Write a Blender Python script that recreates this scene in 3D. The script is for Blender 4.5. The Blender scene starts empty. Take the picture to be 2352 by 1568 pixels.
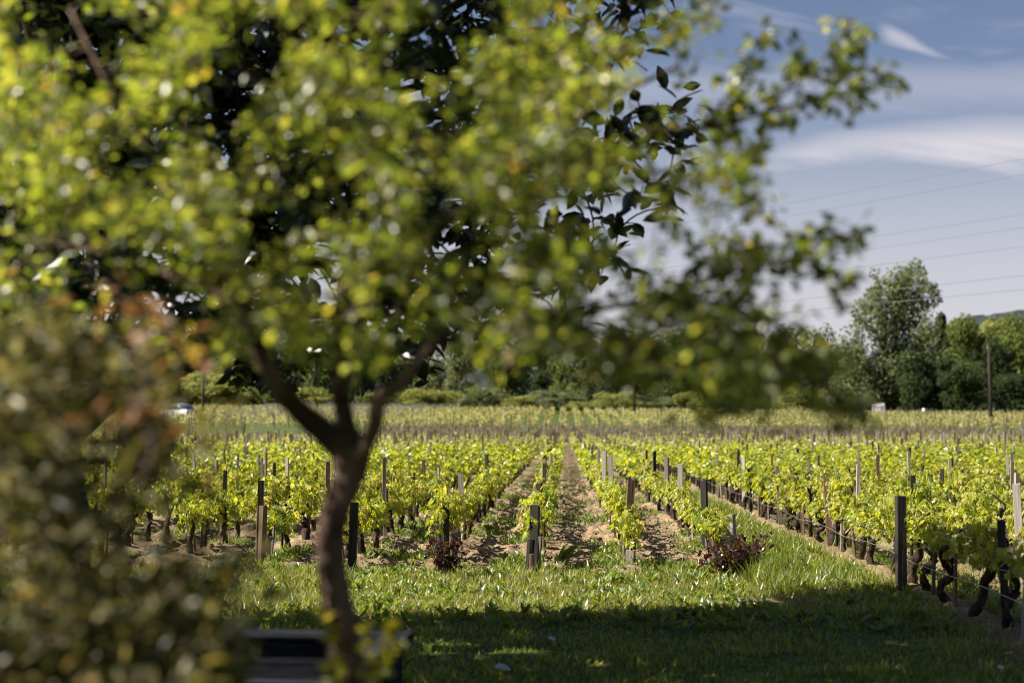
import bpy, math, random
import numpy as np
from mathutils import Euler, Vector, Matrix

rnd = random.Random(7)
rng = np.random.default_rng(7)
R = math.radians
scene = bpy.context.scene
C = scene.collection

# ------------------------------------------------------------------ camera, sky, sun, exposure
F = 3267.0                      # focal length in pixels of a 2352 px wide view (50 mm on 36 mm)
CAM_H, YAW, PITCH = 1.64, R(2.07), math.atan(193.0 / 3267.0)
cam_data = bpy.data.cameras.new('camera')
cam = bpy.data.objects.new('camera', cam_data)
C.objects.link(cam)
cam.location = (0, 0, CAM_H)
cam.rotation_euler = (math.pi / 2 + PITCH, 0, YAW)
cam_data.lens, cam_data.sensor_width = 50.0, 36.0
cam_data.clip_start, cam_data.clip_end = 0.1, 5000
cam_data.dof.use_dof = True
cam_data.dof.focus_distance = 17.5
cam_data.dof.aperture_fstop = 1.4
cam_data.dof.aperture_blades = 0
scene.camera = cam

SUN_EL, SUN_AZ = R(43), R(-102)      # azimuth from +Y towards +X; the sun stands to one side of the camera, a little behind it
sun_dir = Vector((math.sin(SUN_AZ) * math.cos(SUN_EL), math.cos(SUN_AZ) * math.cos(SUN_EL), math.sin(SUN_EL)))
sd = bpy.data.lights.new('sun', 'SUN')
sd.energy, sd.angle, sd.color = 5.0, R(0.53), (1.0, 0.93, 0.80)
so = bpy.data.objects.new('sun', sd)
C.objects.link(so)
so.rotation_euler = sun_dir.to_track_quat('Z', 'Y').to_euler()
so.location = (-30, 20, 40)

scene.view_settings.view_transform = 'Standard'
scene.view_settings.look = 'None'
scene.view_settings.exposure = 1.55
scene.view_settings.gamma = 1.0
cy = scene.cycles
cy.use_denoising = True
cy.max_bounces, cy.diffuse_bounces, cy.glossy_bounces, cy.transmission_bounces = 7, 3, 2, 4
cy.sample_clamp_indirect = 6.0
cy.pixel_filter_type = 'BLACKMAN_HARRIS'
cy.filter_width = 1.1

world = bpy.data.worlds.new('World')
scene.world = world
world.use_nodes = True


def build_world():
    nt = world.node_tree
    nt.nodes.clear()
    N, L = nt.nodes.new, nt.links.new

    def math_(op, a, b=None, c=None, clamp=False):
        n = N('ShaderNodeMath'); n.operation = op; n.use_clamp = clamp
        for i, v in enumerate((a, b, c)):
            if v is None: continue
            if hasattr(v, 'is_linked'): L(v, n.inputs[i])
            else: n.inputs[i].default_value = v
        return n.outputs[0]

    def step(v, lo, hi):
        n = N('ShaderNodeMapRange'); n.interpolation_type = 'SMOOTHSTEP'
        L(v, n.inputs[0]); n.inputs[1].default_value = lo; n.inputs[2].default_value = hi
        return n.outputs[0]

    sky = N('ShaderNodeTexSky'); sky.sky_type = 'NISHITA'; sky.sun_disc = False
    sky.sun_elevation, sky.sun_rotation = SUN_EL, SUN_AZ
    sky.air_density, sky.dust_density, sky.ozone_density = 1.0, 0.8, 2.2
    tc = N('ShaderNodeTexCoord')
    sp = N('ShaderNodeSeparateXYZ'); L(tc.outputs['Generated'], sp.inputs[0])
    x, y, z = sp.outputs
    yy = math_('MAXIMUM', y, 0.02)
    u, v = math_('DIVIDE', x, yy), math_('DIVIDE', z, yy)
    cb = N('ShaderNodeCombineXYZ')
    L(math_('MULTIPLY', u, 7.0), cb.inputs[0]); L(math_('ADD', math_('MULTIPLY', v, 38.0), math_('MULTIPLY', u, 4.0)), cb.inputs[1])
    no = N('ShaderNodeTexNoise'); no.inputs['Scale'].default_value = 1.0; no.inputs['Detail'].default_value = 9.0
    no.inputs['Roughness'].default_value = 0.55
    L(cb.outputs[0], no.inputs['Vector'])
    n1 = math_('SUBTRACT', no.outputs[0], 0.5)
    no.inputs['Distortion'].default_value = 0.6
    # main cirrus bank: lens-shaped band, flat below, domed above
    vw = math_('ADD', v, math_('MULTIPLY', n1, 0.034))
    arch = math_('MULTIPLY', math_('POWER', math_('SUBTRACT', u, 0.30), 2.0), -0.75)
    top = math_('ADD', arch, 0.221)
    band = math_('MULTIPLY', step(vw, 0.160, 0.194), math_('SUBTRACT', 1.0, step(math_('SUBTRACT', vw, top), -0.022, 0.006)))
    band = math_('MULTIPLY', band, step(u, 0.02, 0.20))
    band = math_('MULTIPLY', band, math_('ADD', 0.80, math_('MULTIPLY', n1, 1.7)), clamp=True)
    # thin veils above it
    veil = math_('MULTIPLY', step(vw, 0.205, 0.235), math_('SUBTRACT', 1.0, step(vw, 0.238, 0.262)))
    veil = math_('MULTIPLY', veil, 0.34)
    veil2 = math_('MULTIPLY', step(math_('ADD', n1, math_('MULTIPLY', v, 0.0)), 0.02, 0.24), 0.24)
    # short comet-like wisp
    lx = math_('SUBTRACT', u, 0.222); 
    axis = math_('ADD', math_('MULTIPLY', lx, -0.42), 0.279)
    dist = math_('ABSOLUTE', math_('ADD', math_('SUBTRACT', v, axis), math_('MULTIPLY', n1, 0.012)))
    wid = math_('MAXIMUM', math_('SUBTRACT', 0.013, math_('MULTIPLY', lx, 0.20)), 0.0005)
    wisp = math_('SUBTRACT', 1.0, step(math_('DIVIDE', dist, wid), 0.0, 1.0))
    wisp = math_('MULTIPLY', wisp, math_('MULTIPLY', step(lx, -0.002, 0.012), math_('SUBTRACT', 1.0, step(lx, 0.02, 0.062))))
    wisp = math_('MULTIPLY', wisp, 0.6)
    # low haze towards the horizon
    low = math_('MULTIPLY', math_('SUBTRACT', 1.0, step(v, 0.02, 0.28)), 0.86)
    a = math_('MAXIMUM', math_('MAXIMUM', band, veil), math_('MAXIMUM', wisp, veil2))
    a = math_('MAXIMUM', a, low)
    a = math_('MULTIPLY', a, step(y, 0.0, 0.15), clamp=True)
    mx = N('ShaderNodeMix'); mx.data_type = 'RGBA'
    L(a, mx.inputs[0])
    hs = N('ShaderNodeMix'); hs.data_type = 'RGBA'; hs.blend_type = 'MULTIPLY'
    hs.inputs[0].default_value = 1.0; hs.inputs[7].default_value = (0.93, 0.83, 0.86, 1)
    L(sky.outputs[0], hs.inputs[6])
    L(hs.outputs[2], mx.inputs[6])
    mx.inputs[7].default_value = (6.7, 6.45, 6.95, 1)
    bg = N('ShaderNodeBackground'); bg.inputs['Strength'].default_value = 0.037
    L(mx.outputs[2], bg.inputs['Color'])
    o = N('ShaderNodeOutputWorld'); L(bg.outputs[0], o.inputs[0])


build_world()

CAMROT = Euler((math.pi / 2 + PITCH, 0, YAW)).to_matrix()


def P(px, py, d):
    """world point seen at (px, py) of the 2352 x 1568 view, d metres out along the rows"""
    r = CAMROT @ Vector(((px - 1176) / F, (784 - py) / F, -1))
    t = d / r.y
    return np.array((r.x * t, r.y * t, CAM_H + r.z * t))


def pix(p):
    q = CAMROT.transposed() @ (Vector(p) - Vector((0, 0, CAM_H)))
    return 1176 + F * q.x / -q.z, 784 - F * q.y / -q.z


# ------------------------------------------------------------------ noise and terrain
def vnoise(x, y, seed=0):
    xi, yi = np.floor(x).astype(np.int64), np.floor(y).astype(np.int64)
    fx, fy = x - xi, y - yi
    fx, fy = fx * fx * (3 - 2 * fx), fy * fy * (3 - 2 * fy)

    def h(a, b):
        n = (a * 374761393 + b * 668265263 + seed * 1274126177) & 0x7fffffff
        n = ((n ^ (n >> 13)) * 1274126177) & 0x7fffffff
        return ((n ^ (n >> 16)) & 0xffff) / 65535.0
    return (h(xi, yi) * (1 - fx) + h(xi + 1, yi) * fx) * (1 - fy) + (h(xi, yi + 1) * (1 - fx) + h(xi + 1, yi + 1) * fx) * fy


def fbm(x, y, seed=0, o=4):
    s, a, t = 0, 1.0, 0
    for k in range(o):
        s = s + a * vnoise(x * 2 ** k, y * 2 ** k, seed + k); t += a; a *= 0.5
    return s / t


def ramp(x, y):
    t = np.clip((y - 98.0) / 137.0, 0, 1)
    return (3.6 - 0.45 * np.tanh(x / 40.0)) * np.sin(t * math.pi / 2)


ROWX = {0: -2.50, 1: -1.44, 2: -0.325, 3: 0.77, 4: 1.84, 5: 3.45}
for k in range(6, 60): ROWX[k] = 3.45 + 1.09 * (k - 5)
for k in range(-1, -60, -1): ROWX[k] = -2.50 + 1.09 * k
ROWY = {0: 16.2, 1: 16.75, 2: 16.1, 3: 16.3, 4: 16.6}
for k in range(5, 60): ROWY[k] = 8.6
for k in range(-1, -60, -1): ROWY[k] = 17.2
RX = np.array([ROWX[k] for k in sorted(ROWX)])
END = 104.0


def soil_mask(x, y):
    """1 on tilled soil, 0 on grass"""
    n = fbm(x * 1.3, y * 1.3, 11) - 0.5
    n2 = fbm(x * 5, y * 5, 31) - 0.5
    w = 1 / (1 + np.exp(-(y - 15.9 + n * 3.0 + n2 * 1.5) * 3.0))
    w = w * (1 / (1 + np.exp((x - 2.12 + n * 0.5 + n2 * 0.35) * 9.0)))
    lane = np.abs(((x + 0.325) / 1.09) % 1 - .5) * 2          # 1 on the rows, 0 in mid lane
    weeds = np.clip((fbm(x * 1.7, y * 0.9, 51) - 0.47 + .10 * (lane - .5)) * 7, 0, 1) * np.where(x < -0.1, 0.85, 0.5)
    w = w * (1 - weeds)
    r5 = np.exp(-((x - 3.5 + n * 0.3) / 0.34) ** 2) * 0.9 + np.where(x > 4.0, 0.65, 0)
    bare = np.exp(-(((x - 1.75) / 0.62) ** 2 + ((y - 13.3 + (x - 1.75) * -0.25) / 0.34) ** 2)) * 1.9
    return np.clip(np.maximum(np.maximum(w, r5 * (y > 8)), np.clip(bare + n * 1.3 - 0.3, 0, 1)), 0, 1)


def gz(x, y, fine=True):
    x, y = np.asarray(x, float), np.asarray(y, float)
    z = ramp(x, y) + 0.05 * (fbm(x * 0.25, y * 0.25, 3) - 0.5)
    if fine:
        s = soil_mask(x, y)
        d = np.min(np.abs(x[..., None] - RX), axis=-1) if x.size < 5000 else np.abs(RX[np.clip(np.searchsorted(RX, x), 1, len(RX) - 1)] - x)
        if x.size >= 5000:
            i = np.clip(np.searchsorted(RX, x), 1, len(RX) - 1)
            d = np.minimum(np.abs(RX[i] - x), np.abs(RX[i - 1] - x))
        mound = 0.075 * np.exp(-(d / 0.22) ** 2) + 0.03 * np.exp(-((d - 0.36) / 0.07) ** 2)
        clod = 0.11 * (np.abs(fbm(x * 4.5, y * 6.5, 21, 4) - 0.5) * 2) + 0.05 * (fbm(x * 13, y * 13, 25, 3) - 0.5)
        z = z + s * np.exp(-np.maximum(y - 40, 0) / 25) * (mound * np.where((x > 2.9) | (y > 15.4), 1.0, 0.0) + clod * np.where((x > 2.9) | (y > 15.0), 1.0, 0.45) - 0.02)
    return z


def g1(x, y):
    return float(gz(np.array([x]), np.array([y]))[0])


# ------------------------------------------------------------------ mesh helpers
def mesh_np(name, V, T, mats, smooth=False, mat_idx=None, attrs=None):
    V = np.ascontiguousarray(V, np.float32); T = np.ascontiguousarray(T, np.int32)
    k = T.shape[1]
    me = bpy.data.meshes.new(name)
    me.vertices.add(len(V)); me.vertices.foreach_set('co', V.ravel())
    me.loops.add(T.size); me.loops.foreach_set('vertex_index', T.ravel())
    me.polygons.add(len(T))
    me.polygons.foreach_set('loop_start', np.arange(0, T.size, k, dtype=np.int32))
    if mat_idx is not None: me.polygons.foreach_set('material_index', np.ascontiguousarray(mat_idx, np.int32))
    me.polygons.foreach_set('use_smooth', np.full(len(T), smooth))
    for m in (mats if isinstance(mats, (list, tuple)) else [mats]): me.materials.append(m)
    if attrs:
        for n, a in attrs.items():
            at = me.attributes.new(n, 'FLOAT', 'POINT'); at.data.foreach_set('value', np.ascontiguousarray(a, np.float32))
    me.update(calc_edges=True)
    me.validate()
    return me


def link(name, me, parent=None, loc=None):
    o = bpy.data.objects.new(name, me); C.objects.link(o)
    if parent is not None: o.parent = parent
    if loc is not None: o.location = loc
    return o


def empty(name, loc=(0, 0, 0)):
    o = bpy.data.objects.new(name, None); C.objects.link(o); o.location = loc
    o.empty_display_size = 0.1
    return o


def tag(o, label=None, cat=None, group=None, kind=None):
    if label: o['label'] = label
    if cat: o['category'] = cat
    if group: o['group'] = group
    if kind: o['kind'] = kind
    return o


def norm(a): return a / np.maximum(np.linalg.norm(a, axis=-1, keepdims=True), 1e-9)


def frames(n, d):
    """rotation matrices whose y is d made square to normal n, z is n"""
    n = norm(n); y = norm(d - n * np.sum(n * d, -1, keepdims=True)); x = np.cross(y, n)
    return np.stack((x, y, n), axis=-1)


def scatter(tv, tf, pos, rot, sc):
    """copies of a template as one vertex and face array"""
    n, k = len(pos), len(tv)
    sc = np.asarray(sc, float)
    if sc.ndim == 1: sc = np.repeat(sc[:, None], 3, 1)
    V = np.einsum('nij,nkj->nki', rot, tv[None] * sc[:, None, :]) + pos[:, None, :]
    Tt = tf[None] + (np.arange(n) * k)[:, None, None]
    return V.reshape(-1, 3), Tt.reshape(-1, tf.shape[1])


def join(parts):
    Vs, Ts, o = [], [], 0
    for v, t in parts:
        Vs.append(v); Ts.append(t + o); o += len(v)
    return np.concatenate(Vs), np.concatenate(Ts)


def fan(pts, centre):
    V = np.array([centre] + pts, float); n = len(pts)
    return V, np.array([(0, i + 1, (i + 1) % n + 1) for i in range(n)])


# leaf templates: y runs from the stalk to the tip, length about 1
def vine_leaf():
    a = [(0, 0.0, 0.02), (.22, -.06, -.02), (.30, .16, .03), (.50, .20, -.05), (.38, .42, .05), (.46, .66, -.05), (.22, .66, .06), (0.0, 1.0, -.10)]
    pts = a + [(-x, y, z) for x, y, z in a[-2:0:-1]]
    return fan(pts, (0, .34, -.05))


def oval_leaf(w=.28, fold=.06, droop=.10):
    pts = [(0, 0, 0), (w * .75, .22, fold), (w, .48, fold), (w * .62, .78, fold * .5), (0, 1.0, -droop), (-w * .62, .78, fold * .5), (-w, .48, fold), (-w * .75, .22, fold)]
    return fan(pts, (0, .5, 0))


def quad_leaf(w=.45):
    return np.array([(-w * .3, 0, 0), (w, .45, .08), (0, 1, -.05), (-w, .5, .08)], float), np.array([(0, 1, 2), (0, 2, 3)])


VL, OL, LL, QL = vine_leaf(), oval_leaf(), oval_leaf(.17, .03, .14), quad_leaf()
GB = (np.array([(-.035, 0, 0), (.035, 0, 0), (-.028, .10, .45), (.028, .10, .45), (0, .34, .86)], float), np.array([(0, 1, 3), (0, 3, 2), (2, 3, 4)]))


def tube(pts, rad, seg=7, rough=0.0, rs=None, cap=True):
    pts = np.asarray(pts, float); n = len(pts)
    rad = np.broadcast_to(np.asarray(rad, float), (n,))
    t = norm(np.gradient(pts, axis=0))
    up = np.where(np.abs(t[:, 2:3]) > .9, np.array([[0, 1.0, 0]]), np.array([[0, 0, 1.0]]))
    a = norm(np.cross(up, t)); b = np.cross(t, a)
    ang = np.arange(seg) * 2 * math.pi / seg
    rr = np.ones((n, seg))
    if rough: rr = 1 + rough * ((rs or rng).random((n, seg)) - .5) * 2
    V = pts[:, None] + (rad[:, None] * rr)[..., None] * (np.cos(ang)[None, :, None] * a[:, None] + np.sin(ang)[None, :, None] * b[:, None])
    V = V.reshape(-1, 3)
    T = []
    for i in range(n - 1):
        for j in range(seg):
            p, q = i * seg + j, i * seg + (j + 1) % seg
            T += [(p, q, q + seg), (p, q + seg, p + seg)]
    if cap:
        V = np.vstack((V, pts[0], pts[-1]))
        for j in range(seg):
            T.append((n * seg, (j + 1) % seg, j)); T.append((n * seg + 1, (n - 1) * seg + j, (n - 1) * seg + (j + 1) % seg))
    return V, np.array(T)


def smooth_path(pts, k=6):
    pts = np.asarray(pts, float)
    if len(pts) < 3: return np.linspace(pts[0], pts[-1], k)
    p = np.vstack((2 * pts[0] - pts[1], pts, 2 * pts[-1] - pts[-2])); out = []
    for i in range(1, len(p) - 2):
        for s in np.linspace(0, 1, k, endpoint=False):
            out.append(.5 * ((2 * p[i]) + (p[i + 1] - p[i - 1]) * s + (2 * p[i - 1] - 5 * p[i] + 4 * p[i + 1] - p[i + 2]) * s ** 2 + (3 * p[i] - p[i - 1] - 3 * p[i + 1] + p[i + 2]) * s ** 3))
    out.append(pts[-1])
    return np.array(out)


def box(x0, x1, y0, y1, z0, z1):
    V = np.array([(x, y, z) for z in (z0, z1) for y in (y0, y1) for x in (x0, x1)], float)
    Q = [(0, 2, 3, 1), (4, 5, 7, 6), (0, 1, 5, 4), (2, 6, 7, 3), (0, 4, 6, 2), (1, 3, 7, 5)]
    return V, np.array([t for q in Q for t in ((q[0], q[1], q[2]), (q[0], q[2], q[3]))])


def bevelled(me_obj, w, seg=2):
    m = me_obj.modifiers.new('edge', 'BEVEL'); m.width = w; m.segments = seg; m.limit_method = 'ANGLE'
    return me_obj


# ------------------------------------------------------------------ materials
def mat(name):
    m = bpy.data.materials.new(name); m.use_nodes = True
    nt = m.node_tree; nt.nodes.clear()
    out = nt.nodes.new('ShaderNodeOutputMaterial')
    return m, nt, out


def ramp_node(nt, stops, interp='LINEAR'):
    r = nt.nodes.new('ShaderNodeValToRGB'); r.color_ramp.interpolation = interp
    e = r.color_ramp.elements
    e[0].position, e[0].color = stops[0][0], (*stops[0][1], 1)
    e[1].position, e[1].color = stops[-1][0], (*stops[-1][1], 1)
    for p, c in stops[1:-1]:
        q = e.new(p); q.color = (*c, 1)
    return r


def leaf_mat(name, stops, trans=0.45, tstops=None, rough=0.42, spec=0.5, vary=.12):
    """leaf with one tint per leaf (random per island), light passing through the blade"""
    m, nt, out = mat(name)
    N, L = nt.nodes.new, nt.links.new
    g = N('ShaderNodeNewGeometry'); oi = N('ShaderNodeObjectInfo')
    ad = N('ShaderNodeMath'); ad.operation = 'ADD'; L(g.outputs['Random Per Island'], ad.inputs[0])
    ml = N('ShaderNodeMath'); ml.operation = 'MULTIPLY_ADD'; L(oi.outputs['Random'], ml.inputs[0]); ml.inputs[1].default_value = vary; ml.inputs[2].default_value = -vary / 2
    L(ml.outputs[0], ad.inputs[1])
    r = ramp_node(nt, stops); L(ad.outputs[0], r.inputs[0])
    p = N('ShaderNodeBsdfPrincipled'); p.inputs['Roughness'].default_value = rough
    p.inputs['Specular IOR Level'].default_value = spec
    L(r.outputs[0], p.inputs['Base Color'])
    t = N('ShaderNodeBsdfTranslucent')
    r2 = ramp_node(nt, tstops or [(q, tuple(min(1, v * 1.7) for v in c)) for q, c in stops]); L(ad.outputs[0], r2.inputs[0])
    L(r2.outputs[0], t.inputs['Color'])
    mx = N('ShaderNodeMixShader'); mx.inputs[0].default_value = trans
    L(p.outputs[0], mx.inputs[1]); L(t.outputs[0], mx.inputs[2]); L(mx.outputs[0], out.inputs[0])
    return m


def rough_mat(name, c1, c2, scale=8, stretch=(1, 1, 1), rough=.85, bump=.5, detail=6, spec=.25, c3=None, vary=.25):
    m, nt, out = mat(name)
    N, L = nt.nodes.new, nt.links.new
    tc = N('ShaderNodeTexCoord'); mp = N('ShaderNodeMapping'); mp.inputs['Scale'].default_value = stretch
    L(tc.outputs['Object'], mp.inputs[0])
    no = N('ShaderNodeTexNoise'); no.inputs['Scale'].default_value = scale; no.inputs['Detail'].default_value = detail
    no.inputs['Roughness'].default_value = .65
    L(mp.outputs[0], no.inputs['Vector'])
    st = [(.3, c1), (.7, c2)] if c3 is None else [(.3, c1), (.52, c2), (.66, c3)]
    r = ramp_node(nt, st); L(no.outputs[0], r.inputs[0])
    oi = N('ShaderNodeObjectInfo')
    hv = N('ShaderNodeHueSaturation'); L(r.outputs[0], hv.inputs['Color'])
    mr = N('ShaderNodeMapRange'); L(oi.outputs['Random'], mr.inputs[0]); mr.inputs[3].default_value = .75; mr.inputs[4].default_value = 1.25
    L(mr.outputs[0], hv.inputs['Value'])
    p = N('ShaderNodeBsdfPrincipled'); p.inputs['Roughness'].default_value = rough; p.inputs['Specular IOR Level'].default_value = spec
    L(hv.outputs[0], p.inputs['Base Color'])
    b = N('ShaderNodeBump'); b.inputs['Strength'].default_value = bump; b.inputs['Distance'].default_value = .01
    L(no.outputs[0], b.inputs['Height']); L(b.outputs[0], p.inputs['Normal'])
    L(p.outputs[0], out.inputs[0])
    return m


def plain_mat(name, c, rough=.5, metal=0., spec=.5):
    m, nt, out = mat(name)
    p = nt.nodes.new('ShaderNodeBsdfPrincipled')
    p.inputs['Base Color'].default_value = (*c, 1); p.inputs['Roughness'].default_value = rough
    p.inputs['Metallic'].default_value = metal; p.inputs['Specular IOR Level'].default_value = spec
    nt.links.new(p.outputs[0], out.inputs[0])
    return m


M = {}
M['vine_leaf'] = leaf_mat('young_vine_leaf', [(0, (.10, .14, .014)), (.45, (.19, .22, .026)), (.85, (.29, .30, .055)), (1, (.34, .28, .10))], .45,
                          [(0, (.30, .38, .012)), (.45, (.54, .56, .02)), (.85, (.76, .71, .05)), (1, (.68, .54, .12))], .38, .6, .34)
M['tree_leaf'] = leaf_mat('plum_leaf', [(0, (.030, .046, .012)), (.45, (.085, .102, .026)), (.88, (.19, .195, .07)), (.988, (.24, .20, .05)), (1, (.26, .15, .05))], .46,
                          [(0, (.13, .195, .012)), (.45, (.33, .395, .026)), (.88, (.62, .63, .07)), (.988, (.68, .55, .04)), (1, (.6, .34, .06))], .40, .9, 0)
M['sprout_leaf'] = leaf_mat('sprout_leaf', [(0, (.16, .17, .02)), (.8, (.25, .22, .03)), (1, (.32, .2, .06))], .5,
                            [(0, (.5, .5, .02)), (.8, (.65, .55, .03)), (1, (.6, .35, .08))], .45, .4)
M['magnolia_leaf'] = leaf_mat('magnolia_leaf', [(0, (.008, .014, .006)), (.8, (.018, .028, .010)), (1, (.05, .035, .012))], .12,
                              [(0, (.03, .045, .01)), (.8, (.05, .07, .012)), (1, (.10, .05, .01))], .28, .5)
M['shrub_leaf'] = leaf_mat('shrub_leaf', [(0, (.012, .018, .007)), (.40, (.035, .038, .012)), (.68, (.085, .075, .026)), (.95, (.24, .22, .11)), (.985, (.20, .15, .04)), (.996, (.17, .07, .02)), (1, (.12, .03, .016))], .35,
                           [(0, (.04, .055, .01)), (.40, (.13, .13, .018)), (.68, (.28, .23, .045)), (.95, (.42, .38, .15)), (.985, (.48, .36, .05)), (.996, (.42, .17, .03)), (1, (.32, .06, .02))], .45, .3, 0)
M['rust_leaf'] = leaf_mat('rusty_young_leaf', [(0, (.10, .05, .02)), (.5, (.20, .09, .03)), (.8, (.24, .15, .04)), (1, (.16, .04, .02))], .42,
                          [(0, (.25, .12, .03)), (.5, (.45, .20, .05)), (.8, (.5, .34, .05)), (1, (.35, .08, .03))], .4, .5, 0)
M['rose_leaf'] = leaf_mat('rose_leaf', [(0, (.018, .006, .008)), (.6, (.032, .009, .011)), (.8, (.05, .016, .012)), (.88, (.04, .055, .012)), (1, (.07, .09, .02))], .3,
                          [(0, (.07, .01, .01)), (.6, (.14, .018, .012)), (.8, (.32, .06, .012)), (.88, (.16, .2, .02)), (1, (.25, .3, .03))], .2, 1.0)
M['grass'] = leaf_mat('grass_blade', [(0, (.05, .08, .011)), (.65, (.10, .13, .018)), (.93, (.17, .18, .04)), (1, (.30, .26, .12))], .42,
                      [(0, (.20, .29, .010)), (.65, (.36, .42, .016)), (.93, (.46, .46, .05)), (1, (.52, .44, .17))], .36, .6)
M['rough_grass'] = leaf_mat('rough_grass_blade', [(0, (.06, .085, .012)), (.5, (.12, .14, .022)), (.78, (.20, .19, .05)), (1, (.42, .36, .20))], .42,
                            [(0, (.22, .30, .010)), (.5, (.42, .45, .02)), (.78, (.54, .50, .08)), (1, (.6, .5, .26))], .34, .7)
M['weed'] = leaf_mat('weed_leaf', [(0, (.06, .10, .018)), (.7, (.10, .145, .03)), (1, (.17, .18, .05))], .42,
                     [(0, (.18, .28, .015)), (.7, (.30, .38, .03)), (1, (.4, .4, .06))], .4, .5)
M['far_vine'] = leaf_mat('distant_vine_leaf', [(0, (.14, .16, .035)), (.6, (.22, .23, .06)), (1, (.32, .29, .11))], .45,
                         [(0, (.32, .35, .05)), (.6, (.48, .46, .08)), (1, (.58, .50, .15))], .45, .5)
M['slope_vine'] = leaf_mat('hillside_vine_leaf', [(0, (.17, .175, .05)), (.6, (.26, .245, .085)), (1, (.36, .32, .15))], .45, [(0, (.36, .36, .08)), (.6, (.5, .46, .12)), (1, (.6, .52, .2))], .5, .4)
M['dry_weed'] = leaf_mat('dry_weed', [(0, (.10, .085, .05)), (.6, (.17, .14, .085)), (1, (.15, .16, .06))], .35, None, .6, .3)
for nm, (a, b, c) in dict(grey_green=((.065, .082, .035), (.11, .125, .055), (.16, .165, .075)), mid_green=((.045, .068, .017), (.082, .105, .026), (.14, .148, .038)),
                          dark_green=((.018, .030, .012), (.032, .047, .018), (.056, .07, .025)), spring_green=((.11, .128, .028), (.17, .18, .045), (.23, .215, .07)),
                          ochre_green=((.09, .085, .024), (.14, .125, .035), (.18, .15, .05))).items():
    M[nm] = leaf_mat('tree_' + nm, [(0, a), (.6, b), (1, c)], .4, [(q, tuple(min(1, v * 2.4) for v in w)) for q, w in ((0, a), (.6, b), (1, c))], .7, .08)
M['bark'] = rough_mat('plum_bark', (.012, .007, .005), (.055, .033, .023), 9, (1, 1, .35), .9, .9, c3=(.14, .090, .07))
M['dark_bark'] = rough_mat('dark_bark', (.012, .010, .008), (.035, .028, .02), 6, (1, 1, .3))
M['twig'] = rough_mat('twig', (.03, .02, .014), (.09, .06, .04), 20)
M['pale_twig'] = rough_mat('pale_twig', (.12, .09, .06), (.25, .19, .13), 20)
M['vine_bark'] = rough_mat('old_vine_bark', (.008, .005, .003), (.028, .017, .010), 16, (1, 1, .45), .9, 1.0, c3=(.08, .052, .03))
M['mossy_bark'] = rough_mat('mossy_vine_bark', (.008, .005, .003), (.030, .018, .010), 7, (1, 1, .6), .9, 1.0, c3=(.085, .065, .018))
M['pale_wood'] = rough_mat('pale_weathered_wood', (.17, .145, .12), (.33, .30, .265), 14, (3, 3, .12), .8, .4)
M['grey_wood'] = rough_mat('grey_weathered_wood', (.07, .06, .05), (.19, .165, .14), 14, (3, 3, .12), .8, .5)
M['brown_wood'] = rough_mat('brown_wood', (.05, .030, .017), (.15, .098, .06), 14, (3, 3, .12), .8, .5)
M['black_wood'] = rough_mat('blackened_wood', (.008, .007, .006), (.035, .030, .026), 14, (3, 3, .12), .85, .7)
M['wire'] = plain_mat('galvanised_wire', (.42, .45, .45), .4, .85)
M['cable'] = plain_mat('dark_cable', (.10, .105, .12), .6)
M['soil_clod'] = rough_mat('soil_clod', (.09, .062, .038), (.26, .195, .13), 9, rough=.95, bump=.8)
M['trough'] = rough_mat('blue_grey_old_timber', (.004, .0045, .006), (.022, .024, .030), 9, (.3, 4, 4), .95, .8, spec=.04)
M['white_paint'] = plain_mat('white_paint', (.78, .78, .78), .35)
M['red_paint'] = plain_mat('red_sign_paint', (.55, .03, .03), .4)
M['purple_print'] = plain_mat('mauve_print', (.30, .22, .33), .5)
M['steel'] = plain_mat('grey_steel', (.35, .36, .37), .45, .6)
M['car_glass'] = plain_mat('sky_reflection_glass', (.02, .04, .09), .06, 0, 1.0)  # blue of the reflected sky put into the glass colour
M['tyre'] = plain_mat('tyre_rubber', (.02, .02, .02), .8)
M['tail_lamp'] = plain_mat('red_lamp_glass', (.55, .015, .015), .15)


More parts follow.
